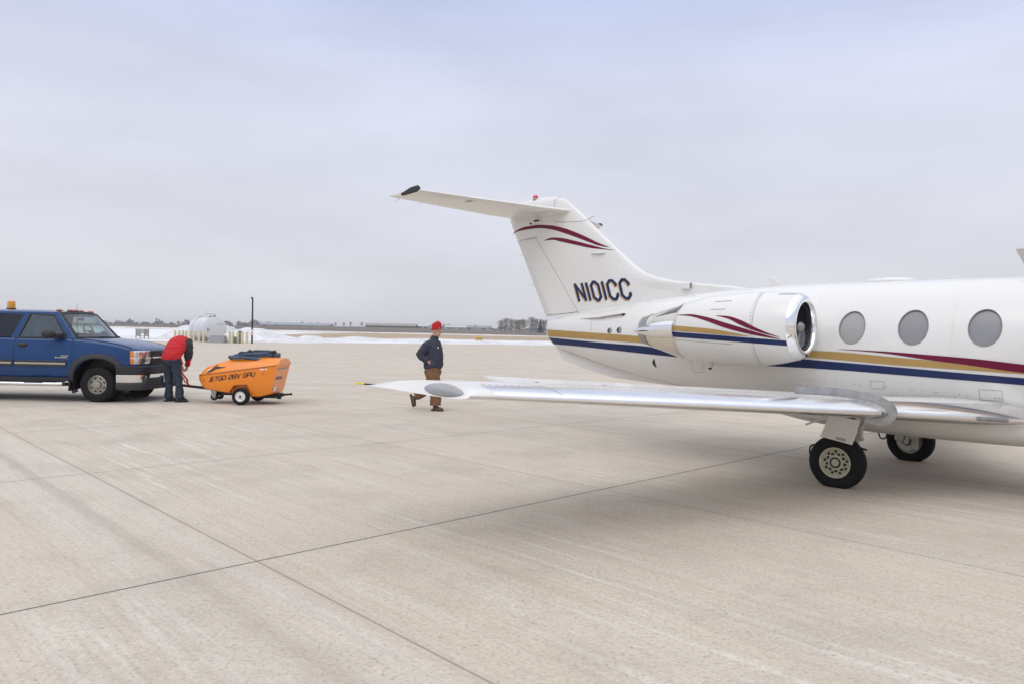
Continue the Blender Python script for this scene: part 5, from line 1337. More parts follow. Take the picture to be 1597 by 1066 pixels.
# joints
NEAR, FAR = -1, 1
hipR, kneeR, ankR = (0.02, -0.10, 0.93), (0.14, -0.11, 0.50), (0.14, -0.11, 0.10)
hipL, kneeL, ankL = (0.0, 0.10, 0.93), (-0.12, 0.11, 0.48), (-0.48, 0.11, 0.26)
mb = MB()
mb.tube([(0.0, 0, 0.95), (0.0, 0, 1.15), (0.0, 0, 1.40), (0.01, 0, 1.50)], [0.14, 0.14, 0.15, 0.10], 16)
mb.tube([(0.01, 0, 1.48), (0.035, 0, 1.60), (0.05, 0, 1.68)], [0.065, 0.062, 0.07], 14)
hc = Vector((0.075, 0.0, 1.745))
mb.ball(tuple(hc+Vector((0, 0, 0.03))), (0.100, 0.080, 0.118), 20, 14)
mb.ball(tuple(hc+Vector((0.030, 0, -0.075))), (0.068, 0.060, 0.060), 16, 10)       # jaw
mb.ball(tuple(hc+Vector((0.074, 0, -0.090))), (0.024, 0.026, 0.022), 12, 8)         # chin
mb.tube([tuple(hc+Vector((0.092, 0, 0.028))), tuple(hc+Vector((0.116, 0, -0.016))), tuple(hc+Vector((0.098, 0, -0.024)))], [0.012, 0.019, 0.016], 10)
mb.tube([tuple(hc+Vector((0.082, -0.028, -0.054))), tuple(hc+Vector((0.094, 0, -0.050))), tuple(hc+Vector((0.082, 0.028, -0.054)))], [0.008, 0.010, 0.008], 8)
for s_ in (-1, 1):
    mb.ball(tuple(hc+Vector((0.080, s_*0.036, -0.018))), (0.02, 0.022, 0.018), 10, 8)
    mb.ball(tuple(hc+Vector((-0.005, s_*0.080, -0.010))), (0.026, 0.012, 0.036), 12, 8)
mb.tube([hipR, kneeR, ankR], [0.085, 0.06, 0.042], 12); mb.tube([hipL, kneeL, ankL], [0.085, 0.06, 0.042], 12)
for s_ in (-1, 1):
    mb.tube([(0.0, s_*0.18, 1.46), (-0.13, s_*0.27, 1.27), (-0.17, s_*0.28, 1.24)], [0.055, 0.045, 0.04], 12)
    mb.tube([(-0.17, s_*0.28, 1.24), (-0.05, s_*0.255, 1.13), (0.0, s_*0.235, 1.08)], [0.045, 0.038, 0.030], 12)
    hand(mb, (0.0, s_*0.24, 1.08), (0.85, -s_*0.28, -0.5), (0, -s_, 0), (0.4, 0, 0.9), curl=0.35)
fuse(mb, 'body', M['skin'], wk, 0.0095, 3)
# eyes, glasses
for s_ in (-1, 1):
    mb = MB(); mb.ball(tuple(hc+Vector((0.088, s_*0.033, 0.014))), (0.010, 0.012, 0.008), 10, 8); mb.build('eye', M['sole_dark'], wk)
mb = MB()
for s_ in (-1, 1):
    ctr = hc+Vector((0.108, s_*0.034, 0.012))
    mb.tube([tuple(ctr+Vector((0.0, 0.026*math.cos(a), 0.019*math.sin(a)))) for a in [2*math.pi*k/16 for k in range(17)]], 0.0028, 6, False)
    mb.tube([tuple(hc+Vector((0.106, s_*0.060, 0.016))), tuple(hc+Vector((0.0, s_*0.088, 0.012)))], 0.003, 6)
mb.tube([tuple(hc+Vector((0.110, -0.010, 0.016))), tuple(hc+Vector((0.110, 0.010, 0.016)))], 0.003, 6)
tag(mb.build('glasses', M['brushed'], wk), kind=None)
# cap
mb = MB(); rr = []
for z, ax, ay in ((0.030, 0.112, 0.092), (0.040, 0.116, 0.096), (0.075, 0.116, 0.096), (0.082, 0.110, 0.092), (0.12, 0.109, 0.092), (0.155, 0.098, 0.084), (0.180, 0.076, 0.066), (0.196, 0.045, 0.040), (0.201, 0.004, 0.004)):
    rr.append([tuple(hc+Vector((1.07*ax*math.cos(a)-0.006, 1.07*ay*math.sin(a), 1.02*z-0.018*(-math.cos(a))))) for a in [2*math.pi*k/28 for k in range(28)]])
mb.rings(rr); cp = mb.build('knit_cap', M['beanie_red'], wk, smooth=60)
mb = MB(); mb.box(tuple(hc+Vector((0.098, -0.045, 0.062))), (0.012, 0.030, 0.012)); mb.build('cap_tag', M['sticker'], cp)
# jacket
mb = MB()
loft(mb, [((-0.005, 0, 0.925), (0.180, 0, 0), (0, 0.225, 0)), ((0, 0, 0.98), (0.190, 0, 0), (0, 0.238, 0)), ((0.01, 0, 1.10), (0.200, 0, 0), (0, 0.235, 0)), ((0.01, 0, 1.25), (0.192, 0, 0), (0, 0.235, 0)), ((0.0, 0, 1.38), (0.176, 0, 0), (0, 0.238, 0)), ((0.0, 0, 1.47), (0.145, 0, 0), (0, 0.205, 0)), ((0.01, 0, 1.54), (0.095, 0, 0), (0, 0.115, 0)), ((0.022, 0, 1.60), (0.080, 0, 0), (0, 0.082, 0)), ((0.03, 0, 1.635), (0.078, 0, 0), (0, 0.080, 0))], 28)
for s_ in (-1, 1):
    mb.tube([(0.0, s_*0.17, 1.47), (-0.04, s_*0.235, 1.42), (-0.13, s_*0.275, 1.29), (-0.175, s_*0.285, 1.235), (-0.13, s_*0.28, 1.18), (-0.04, s_*0.26, 1.115), (-0.01, s_*0.25, 1.095)], [0.092, 0.096, 0.088, 0.084, 0.082, 0.070, 0.062], 14)
    mb.tube([(0.06, s_*0.215, 1.10), (0.10, s_*0.20, 1.02), (0.09, s_*0.20, 0.96)], [0.04, 0.05, 0.04], 10)
jk = fuse(mb, 'jacket', M['jacket_navy'], wk, 0.012, 3, 0.012)
mb = MB(); mb.tube([(0.19, -0.01, 0.95), (0.212, -0.01, 1.15), (0.196, -0.01, 1.32), (0.155, -0.01, 1.48), (0.115, -0.01, 1.58)], 0.006, 6); mb.build('zip', M['sole_dark'], jk)
mb = MB(); mb.ball((0.166, -0.095, 1.38), (0.012, 0.03, 0.018), 10, 6); mb.build('chest_badge', M['sticker'], jk)
# trousers
mb = MB()
loft(mb, [((0, 0, 0.82), (0.16, 0, 0), (0, 0.20, 0)), ((0, 0, 0.95), (0.17, 0, 0), (0, 0.21, 0)), ((0, 0, 1.02), (0.15, 0, 0), (0, 0.19, 0))], 24)
mb.tube([(0.01, -0.105, 0.90), (0.07, -0.11, 0.72), (0.14, -0.11, 0.50), (0.14, -0.11, 0.30), (0.14, -0.11, 0.13)], [0.155, 0.145, 0.118, 0.112, 0.120], 16)
mb.tube([(-0.01, 0.105, 0.90), (-0.06, 0.11, 0.72), (-0.12, 0.11, 0.50), (-0.27, 0.11, 0.41), (-0.45, 0.11, 0.30)], [0.155, 0.14, 0.115, 0.108, 0.112], 16)
fuse(mb, 'trousers', M['trousers_brown'], wk, 0.012, 3, 0.012)
def boot(ank, toe_dir, up, parent, m, ms, L=0.30, w=0.05):
    a, t, u = Vector(ank), Vector(toe_dir).normalized(), Vector(up).normalized()
    heel = a-u*0.065-t*0.075
    mb = MB()
    mb.tube([tuple(a+u*0.07), tuple(a), tuple(a-u*0.04)], [0.055, 0.055, 0.055], 12)
    mb.tube([tuple(heel+t*0.02), tuple(heel+t*0.10), tuple(heel+t*0.18+u*0.0-u*0.008), tuple(heel+t*(L-0.045)-u*0.012)], [0.048, 0.056, 0.054, 0.040], 12)
    b = fuse(mb, 'boot', m, parent, 0.012, 3)
    side = u.cross(t).normalized()
    mb = MB(); base = heel-u*0.042
    ol = [(-0.03, -0.03), (0.10, -0.04), (0.18, -0.05), (0.245, -0.04), (0.272, 0), (0.245, 0.045), (0.18, 0.052), (0.10, 0.04), (-0.03, 0.035)]
    mb.prism(ol, lambda p, q: tuple(base+t*p+side*q-u*0.006), lambda p, q: tuple(base+t*p+side*q+u*0.026))
    mb.build('sole', ms, b, smooth=0, bevel=0.006)
boot((0.14, -0.11, 0.113), (1, 0, 0), (0, 0, 1), wk, M['boot_brown'], M['sole_dark'])
boot((-0.49, 0.11, 0.245), (0.30, 0, -0.95), (0.95, 0, 0.30), wk, M['boot_brown'], M['sole_dark'])

# --- man bent over the tow hitch, back to the camera. World-aligned local frame
rm_ = thing('person', 'person in red jacket with black sleeve and dark trousers bending over the tow bar', 'person', (-7.80, 16.95, 0))
P_ = lambda x, y, z: (x, y, z)
mb = MB()
mb.tube([(-0.06, 0.0, 0.95), (-0.02, 0.12, 1.12), (0.05, 0.34, 1.32)], [0.13, 0.13, 0.13], 14)
mb.tube([(0.05, 0.32, 1.31), (0.04, 0.46, 1.37), (0.045, 0.53, 1.35)], [0.07, 0.06, 0.06], 12)
mb.ball((0.045, 0.60, 1.34), (0.080, 0.115, 0.095), 18, 12); mb.ball((0.045, 0.66, 1.28), (0.05, 0.05, 0.06), 12, 8); mb.ball((0.045, 0.71, 1.31), (0.014, 0.03, 0.02), 8, 6)
for s_ in (-1, 1): mb.ball((0.045+s_*0.08, 0.59, 1.33), (0.012, 0.025, 0.035), 10, 8)
mb.tube([(-0.15, 0.0, 0.90), (-0.15, 0.04, 0.50), (-0.14, 0.0, 0.10)], [0.08, 0.058, 0.042], 12)
mb.tube([(0.02, 0.0, 0.90), (0.11, -0.06, 0.50), (0.17, -0.12, 0.10)], [0.08, 0.058, 0.042], 12)
mb.tube([(0.14, 0.33, 1.34), (0.175, 0.30, 1.06), (0.12, 0.36, 0.80)], [0.05, 0.042, 0.030], 12); hand(mb, (0.12, 0.36, 0.80), (-0.35, 0.1, -0.9), (-1, 0, 0), (0, -1, 0.1), curl=0.5)
mb.tube([(-0.13, 0.36, 1.33), (-0.16, 0.42, 1.06), (-0.05, 0.44, 0.82)], [0.05, 0.042, 0.030], 12); hand(mb, (-0.05, 0.44, 0.81), (0.3, 0, -0.95), (1, 0, 0), (0, -1, 0.1), curl=0.5)
fuse(mb, 'body', M['skin'], rm_, 0.0095, 3)
mb = MB(); mb.ball((0.045, 0.585, 1.375), (0.088, 0.115, 0.085), 18, 12); mb.build('cap', M['hair_dark'], rm_)
mb = MB()
loft(mb, [((-0.085, -0.03, 1.015), (0.225, 0, 0.0), (0, 0.13, 0.05)), ((-0.075, 0.0, 1.07), (0.222, 0, 0.01), (0, 0.15, -0.03)), ((-0.055, 0.08, 1.18), (0.225, 0, 0.01), (0, 0.15, -0.09)), ((-0.045, 0.19, 1.30), (0.225, 0, 0.0), (0, 0.12, -0.12)), ((-0.035, 0.31, 1.375), (0.215, 0, 0.0), (0, 0.08, -0.135)), ((-0.03, 0.40, 1.40), (0.185, 0, 0.0), (0, 0.04, -0.12)), ((-0.01, 0.47, 1.41), (0.11, 0, 0.0), (0, 0.02, -0.085)), ((0.03, 0.53, 1.39), (0.085, 0, 0), (0, 0.03, -0.075))], 28)
mb.tube([(-0.11, 0.44, 1.425), (-0.02, 0.45, 1.45), (0.07, 0.44, 1.425)], [0.03, 0.035, 0.03], 10)     # rolled hood
for pts in (([(0.10, 0.33, 1.36), (0.155, 0.31, 1.28), (0.165, 0.29, 1.06), (0.15, 0.33, 0.92), (0.12, 0.36, 0.82)]), ([(-0.09, 0.36, 1.33), (-0.15, 0.38, 1.24), (-0.17, 0.40, 1.06), (-0.10, 0.43, 0.92), (-0.06, 0.44, 0.84)])):
    mb.tube(pts, [0.085, 0.085, 0.075, 0.062, 0.052], 14)
rj = fuse(mb, 'jacket', M['jacket_red'], rm_, 0.012, 3, 0.012)
mb = MB(); mb.tube([(0.125, 0.29, 1.40), (0.175, 0.28, 1.31), (0.19, 0.265, 1.14), (0.18, 0.265, 1.03), (0.172, 0.28, 0.985)], [0.080, 0.100, 0.096, 0.088, 0.078], 16)
loft(mb, [((0.155, 0.26, 1.43), (0.03, 0, 0), (0, 0.06, 0)), ((0.165, 0.16, 1.22), (0.028, 0, 0), (0, 0.05, 0.0)), ((0.16, 0.16, 1.10), (0.02, 0, 0), (0, 0.03, 0))], 12)
fuse(mb, 'sleeve', M['sleeve_black'], rj, 0.012, 3, 0.010)
mb = MB()
loft(mb, [((-0.075, 0.0, 0.82), (0.17, 0, 0), (0, 0.125, 0)), ((-0.08, -0.02, 0.93), (0.205, 0, 0), (0, 0.15, 0)), ((-0.08, -0.005, 1.06), (0.20, 0, 0), (0, 0.13, 0.03))], 24)
mb.tube([(-0.175, 0.0, 0.90), (-0.165, 0.02, 0.70), (-0.155, 0.04, 0.50), (-0.145, 0.02, 0.28), (-0.14, 0.0, 0.085)], [0.116, 0.098, 0.080, 0.079, 0.098], 16)
mb.tube([(0.01, 0.0, 0.90), (0.05, -0.03, 0.70), (0.11, -0.06, 0.50), (0.155, -0.10, 0.28), (0.175, -0.12, 0.085)], [0.116, 0.098, 0.080, 0.079, 0.098], 16)
fuse(mb, 'trousers', M['trousers_dark'], rm_, 0.012, 3, 0.012)
boot((-0.14, 0.0, 0.113), (0.75, 0.65, 0), (0, 0, 1), rm_, M['shoe_black'], M['sole_dark'], 0.28)
boot((0.175, -0.12, 0.113), (0.75, 0.65, 0), (0, 0, 1), rm_, M['shoe_black'], M['sole_dark'], 0.28)
# ---------------------------------------------------------------- background beyond the concrete
HOR = lambda px: 514.0+6.0*0 if False else None
_R3 = Matrix((( _right.x, _up.x, -_fw.x), (_right.y, _up.y, -_fw.y), (_right.z, _up.z, -_fw.z)))
def at(px, Y, py=None):
    """world x of a bearing (photo column px) at depth Y; with py also the height there"""
    d = _R3 @ Vector(((px-798.5)/1140, -((py if py is not None else 515)-533)/1140, -1.0))
    k = Y/d.y
    return (d.x*k, CAM_H+d.z*k)
mat('tank_white', (0.62, 0.64, 0.67), 0.45, var=0.05, scale=1.0)
mat('bollard_yellow', (0.78, 0.56, 0.05), 0.55, var=0.12, scale=5)
mat('bollard_cream', (0.60, 0.55, 0.36), 0.6, var=0.12, scale=5)
mat('step_grey', (0.34, 0.34, 0.35), 0.7, var=0.15, scale=3)
mat('galvanised', (0.36, 0.37, 0.38), 0.5, 0.3, var=0.15, scale=4)
mat('timber_grey', (0.30, 0.27, 0.25), 0.8, var=0.25, scale=3)
mat('pole_black', (0.012, 0.012, 0.014), 0.5)
mat('snow', (0.76, 0.77, 0.80), 0.8, c2=(0.52, 0.50, 0.49), scale=0.7, bump=0.5, bscale=3.0)
mat('sign_yellow', (0.62, 0.38, 0.02), 0.5, var=0.12, scale=3)
mat('roof_grey', (0.27, 0.29, 0.32), 0.6, var=0.1, scale=0.2)
mat('roof_brown', (0.30, 0.265, 0.24), 0.7, var=0.12, scale=0.3)
mat('roof_pale', (0.46, 0.48, 0.50), 0.6, var=0.1, scale=0.2)
mat('wall_pale', (0.42, 0.43, 0.45), 0.7, var=0.1, scale=0.3)
mat('wall_dark', (0.15, 0.15, 0.16), 0.8, var=0.2, scale=0.5)
mat('bark', (0.17, 0.155, 0.15), 0.9, var=0.25, scale=2)  # lighter than real bark: distance haze is put into the colour
mat('twigs', (0.25, 0.235, 0.235), 0.95, var=0.3, scale=0.6)  # twig colour paled to add haze over the far crowns
mat('twigs_tan', (0.26, 0.21, 0.13), 0.95, var=0.3, scale=0.6)
mat('conifer', (0.060, 0.075, 0.075), 0.95, var=0.3, scale=1)
mat('far_wood', (0.20, 0.195, 0.215), 0.95, var=0.3, scale=0.1)  # pale blue-grey: haze painted into the wood's base colour

# fuel tank
c1 = Vector((at(335, 104)[0], 104, 0)); c0 = Vector((at(311, 113)[0], 113, 0))
ax = (c1-c0); TL = ax.length; hd = math.atan2(ax.y, ax.x)
tank = thing('fuel_tank', 'white horizontal fuel storage tank with roof railing behind yellow bollards', 'tank', (c0.x, c0.y, 0), hd)
mb = MB(); RT, ZC = 1.60, 1.92
mb.lathe([(-0.30, 0.002), (-0.27, 0.6), (-0.18, 1.1), (-0.05, 1.50), (0.0, RT), (TL*0.33, RT), (TL*0.33+0.02, RT+0.012), (TL*0.33+0.06, RT+0.012), (TL*0.33+0.08, RT), (TL*0.66, RT), (TL*0.66+0.02, RT+0.012), (TL*0.66+0.06, RT+0.012), (TL*0.66+0.08, RT), (TL, RT), (TL+0.05, 1.50), (TL+0.16, 1.1), (TL+0.24, 0.6), (TL+0.26, 0.002)], (0, 0, ZC), 'x', 48)
mb.build('shell', M['tank_white'], tank, smooth=40)
for x in (1.2, TL*0.5, TL-1.2):
    mb = MB(); mb.box((x, 0, 0.35), (0.5, 2.6, 0.9)); mb.build('saddle', M['step_grey'], tank)
mb = MB(); mb.tube([(TL*0.45, 0, 3.45), (TL*0.45, 0, 4.05), (TL*0.95, 0, 4.05), (TL*0.95, 0, 3.45)], 0.03, 6); mb.tube([(TL*0.7, 0, 3.45), (TL*0.7, 0, 4.05)], 0.03, 6); mb.tube([(TL*0.45, 0, 4.05), (TL*0.45, 0, 4.7)], 0.025, 6); mb.build('railing', M['galvanised'], tank)
mb = MB(); mb.tube([(TL*0.97, -0.9, 0.3), (TL*0.97, -0.9, 3.3), (TL*0.9, -0.4, 3.9)], 0.04, 6); mb.tube([(TL*0.30, -1.66, 0.4), (TL*0.30, -1.66, 2.2), (TL*0.30, -1.0, 3.35), (TL*0.30, 0, 3.8), (-0.2, 0, 3.8), (-0.2, 0, 2.6)], 0.035, 6); mb.build('pipework', M['galvanised'], tank)
mb = MB(); mb.box((TL*0.74, 0.0, 3.62), (0.5, 0.4, 0.3)); mb.box((TL*0.92, 0.1, 3.68), (0.3, 0.3, 0.4)); mb.build('valve_box', M['step_grey'], tank, bevel=0.05)
mb = MB()
for k in range(5): mb.box((TL+0.25, 0.25+0.2*k, 2.55), (0.02, 0.13, 0.10))
mb.box((TL+0.20, -0.95, 1.75), (0.06, 0.3, 0.45)); tag(mb.build('tank_marks', M['galvanised'], tank), kind='stuff')
# bollards in front of the tank
def bollard_():
    t = thing('bollard', None, None)
    mb = MB(); mb.lathe([(0, 0.165), (1.45, 0.165), (1.54, 0.13), (1.58, 0.06), (1.59, 0.002)], (0, 0, 0), 'z', 18); mb.build('post', M['bollard_yellow'], t)
    return t
bproto = bollard_()
bspots = [(273, 103, 'cream-topped leftmost bollard of the row beside the white fuel tank'), (279.5, 104, 'second yellow bollard from the left of the row beside the white tank'), (285.5, 105, 'third yellow bollard from the left of the row before the white tank'), (290.5, 104, 'fourth yellow bollard from the left, just left of the white tank'), (296.5, 103, 'fifth yellow bollard from the left, at the left end of the tank'), (302.5, 103, 'sixth yellow bollard from the left, before the left half of the tank'), (310.5, 102, 'seventh yellow bollard from the left, before the middle of the tank'), (317.5, 100, 'eighth yellow bollard, beside the grey step at the tank'),
          (352.5, 101, 'short yellow bollard at the right foot of the white tank'), (358.5, 100, 'left one of two close yellow bollards right of the tank'), (363.2, 99, 'right one of two close yellow bollards right of the tank'), (371, 99, 'pale bollard just left of the grey fuel dispenser'), (378, 99, 'pale bollard just right of the grey fuel dispenser'), (385.2, 99, 'lone yellow bollard between the dispenser and the black pole')]
for i, (px, Y, lab) in enumerate(bspots):
    o = bproto if i == 0 else copy_tree(bproto)
    o.location = (at(px, Y)[0], Y, 0); tag(o, lab, 'bollard', 'bollards around the fuel tank')
    if i in (0, 11, 12):
        for ch in o.children: ch.data = ch.data.copy(); ch.data.materials[0] = M['bollard_cream']
    if i == 8: o.scale = (1, 1, 0.62)
mb = MB(); xs0 = at(337, 99)[0]
for k, (w_, h_) in enumerate(((2.2, 0.36), (2.1, 0.70), (2.0, 0.98))): mb.box((xs0, 99.6+0.05*k, h_/2+0.0), (w_, 1.6-0.4*k, h_))
ol = mb.build('loading_step', M['step_grey'], None, smooth=0, bevel=0.03); tag(ol, 'grey concrete loading step in front of the white fuel tank', 'step')
dis = thing('fuel_dispenser', 'grey fuel dispenser with dark head, right of the white tank', 'dispenser', (at(374.5, 99.5)[0], 99.5, 0))
mb = MB(); mb.box((0, 0, 0.65), (0.46, 0.4, 1.3)); dc = mb.build('cabinet', M['galvanised'], dis, bevel=0.03)
mb = MB(); mb.box((0.02, 0, 1.50), (0.5, 0.45, 0.36)); mb.build('meter_head', M['wall_dark'], dis, bevel=0.03)
mb = MB(); mb.lathe([(0, 0.19), (0.02, 0.2), (0.42, 0.2), (0.44, 0.205), (0.46, 0.2), (0.86, 0.2), (0.88, 0.18), (0.88, 0.002)], (at(366.5, 98.5)[0], 98.5, 0), 'z', 20, True); tag(mb.build('drum', M['wall_dark'], None), 'dark steel drum standing beside two yellow bollards', 'drum')
# electrical frame with cabinet
el = thing('meter_frame', 'grey utility frame with meter cabinet standing in the snow behind the pickup hood', 'utility frame', (at(222, 110)[0], 110, 0))
for k, x in enumerate((-0.95, -0.32, 0.32, 0.95)):
    mb = MB(); mb.box((x, 0, 0.85), (0.10, 0.10, 1.7)); mb.build('post', M['timber_grey'], el)
mb = MB(); mb.box((-0.63, -0.06, 1.15), (0.60, 0.06, 1.0)); mb.build('board', M['timber_grey'], el)
mb = MB(); mb.box((0.66, -0.06, 1.15), (0.56, 0.06, 1.0)); mb.build('board', M['timber_grey'], el)
mb = MB(); mb.box((0, -0.06, 0.62), (1.95, 0.05, 0.10)); mb.build('rail', M['timber_grey'], el)
mb = MB(); mb.box((0.1, -0.14, 1.30), (0.66, 0.22, 0.72)); mb.build('cabinet', M['galvanised'], el, bevel=0.02)
mb = MB(); mb.box((-0.50, -0.12, 1.2), (0.18, 0.10, 0.24)); mb.build('meter', M['wall_pale'], el, bevel=0.02)
# black mast with banded foot
ml = thing('lamp_mast', 'tall thin black mast with a small bent head and red and white bands', 'mast', (at(393.3, 100)[0], 100, 0))
mb = MB(); mb.tube([(0, 0, 0), (0, 0, 1.0), (0, 0, 6.1)], [0.12, 0.12, 0.10], 12); mb.build('pole', M['pole_black'], ml)
mb = MB(); mb.tube([(0, 0, 6.05), (-0.12, -0.02, 6.22), (-0.22, -0.04, 6.26)], [0.11, 0.13, 0.06], 10); mb.build('head', M['pole_black'], ml)
for z0, z1, m in ((0.98, 1.18, 'red_lamp'), (1.18, 1.36, 'sticker'), (1.36, 1.48, 'red_lamp'), (1.48, 1.85, 'sticker')):
    mb = MB(); mb.lathe([(z0, 0.128), (z1, 0.128)], (0, 0, 0), 'z', 14); mb.build('band', M[m], ml)
# snow heaps: lumpy, each its own height field
def heap(px0, px1, Y, depth, peaks, lab, seed, base=0.0):
    r_ = random.Random(seed); x0, x1 = at(px0, Y)[0], at(px1, Y)[0]
    bumps = [(r_.uniform(0.05, 0.95), r_.uniform(0.15, 0.85), r_.uniform(0.05, 0.14), r_.uniform(-0.25, 0.28)) for _ in range(26)]
    ph = pchip([p[0] for p in peaks], [p[1] for p in peaks])
    def f(u, v):
        x = x0+(x1-x0)*u; y = Y+depth*v
        env = math.sin(math.pi*min(1, v*1.25)**0.8) if v < 0.8 else 0.0
        env = max(0.0, math.sin(math.pi*v))**0.7
        z = ph(u)*env
        for a, b, s2, h in bumps: z += h*math.exp(-((u-a)**2+(v-b)**2)/(2*s2*s2*0.25))*env*min(1.0, ph(u))
        edge = min(1, u/0.04, (1-u)/0.04)
        return (x, y, (max(0, z)*edge-0.03)+land(x, y))
    mb = MB(); mb.grid(f, 70, 24)
    return tag(mb.build('snow_heap', M['snow'], None, smooth=80), lab, 'snow heap', 'ploughed snow along the apron edge')
heap(222, 300, 113, 14, [(0, 0.15), (0.18, 0.5), (0.38, 1.9), (0.50, 2.25), (0.62, 2.05), (0.85, 1.2), (1, 0.3)], 'round ploughed snow heap left of the white fuel tank', 3)
heap(268, 345, 124, 14, [(0, 0.4), (0.3, 2.35), (0.5, 2.4), (0.8, 2.2), (1, 0.5)], 'snow heap directly behind the white fuel tank', 5)
heap(325, 486, 112, 18, [(0, 0.6), (0.12, 1.9), (0.27, 2.15), (0.42, 1.55), (0.52, 1.25), (0.65, 0.85), (0.80, 0.40), (1, 0.05)], 'long snow heap tapering right from the tank past the black mast', 8)
heap(444, 520, 128, 10, [(0, 0.1), (0.3, 0.95), (0.45, 1.0), (0.7, 0.45), (1, 0.05)], 'low snow heap right of the orange cart, at the apron edge', 11)
heap(130, 236, 108, 10, [(0, 0.3), (0.3, 0.35), (0.6, 0.3), (1, 0.1)], 'low ridge of snow in front of the grey utility frame', 13)
heap(505, 872, 148, 12, [(0, 0.05), (0.1, 0.5), (0.25, 0.35), (0.4, 0.55), (0.55, 0.3), (0.7, 0.42), (0.9, 0.45), (1, 0.05)], 'long low snow ridge along the apron edge behind the walking man', 17)
# yellow taxiway sign
sg = thing('taxiway_sign', 'small yellow taxiway sign with dark end on tan grass', 'sign', (at(746.5, 176)[0], 176, land(at(746.5, 176)[0], 176)))
mb = MB(); mb.box((0, 0, 0.62), (1.6, 0.22, 0.82)); mb.build('panel', M['sign_yellow'], sg, bevel=0.04)
mb = MB(); mb.box((0.84, 0, 0.62), (0.10, 0.26, 0.86)); mb.build('end_frame', M['wall_dark'], sg)
for x in (-0.5, 0.5):
    mb = MB(); mb.box((x, 0, 0.10), (0.08, 0.08, 0.24)); mb.build('leg', M['wall_dark'], sg)
mb = MB()
for k in range(3): mb.box((-0.45+0.42*k, -0.115, 0.62), (0.16, 0.012, 0.36))
tag(mb.build('sign_marks', M['wall_dark'], sg), kind='stuff')

# far buildings: long low roofs
def barn(px0, px1, Y, ytop, yeave, roofm, wallm, lab, depth=14, cat='building'):
    x0, x1 = at(px0, Y)[0], at(px1, Y)[0]; xc = (x0+x1)/2; g = land(xc, Y)-0.3
    zt, ze = at((px0+px1)/2, Y, ytop)[1]-g, at((px0+px1)/2, Y, yeave)[1]-g
    t = thing('farm_building', lab, cat, (xc, Y, g)); w = x1-x0
    mb = MB(); mb.prism([(-depth/2, 0), (depth/2, 0), (depth/2, ze), (0, zt-0.1), (-depth/2, ze)], lambda a, b: (-w/2+0.2, a, b), lambda a, b: (w/2-0.2, a, b)); wl = mb.build('wall', M[wallm], t, smooth=0)
    mb = MB(); mb.prism([(-depth/2-0.4, ze-0.1), (0, zt), (depth/2+0.4, ze-0.1), (depth/2+0.4, ze+0.1), (0, zt+0.22), (-depth/2-0.4, ze+0.1)], lambda a, b: (-w/2-0.2, a, b), lambda a, b: (w/2+0.2, a, b)); mb.build('roof', M[roofm], t, smooth=0)
    n = max(2, int(w/9))
    for k in range(n):
        mb = MB(); mb.box((-w/2+w*(k+0.5)/n, -depth/2-0.05, ze*0.45), (2.2, 0.12, min(2.4, ze*0.7))); mb.build('door', M['wall_dark'], wl, smooth=0)
    return t
barn(408, 517, 585, 504.2, 507.6, 'roof_grey', 'wall_pale', 'long grey-blue roofed farm building right of the black mast')
barn(572, 650, 600, 505.0, 508.6, 'roof_brown', 'wall_dark', 'long brown-grey roofed shed left of the walking man')
barn(652, 670, 610, 505.8, 509.5, 'roof_pale', 'wall_pale', 'short pale grey shed just left of the red knit cap')
barn(694, 728, 640, 508.0, 511.0, 'roof_pale', 'wall_pale', 'small whitish farm building just right of the walking man')
barn(722, 766, 650, 508.2, 511.5, 'roof_grey', 'wall_pale', 'pale long shed left of the bare tree cluster')
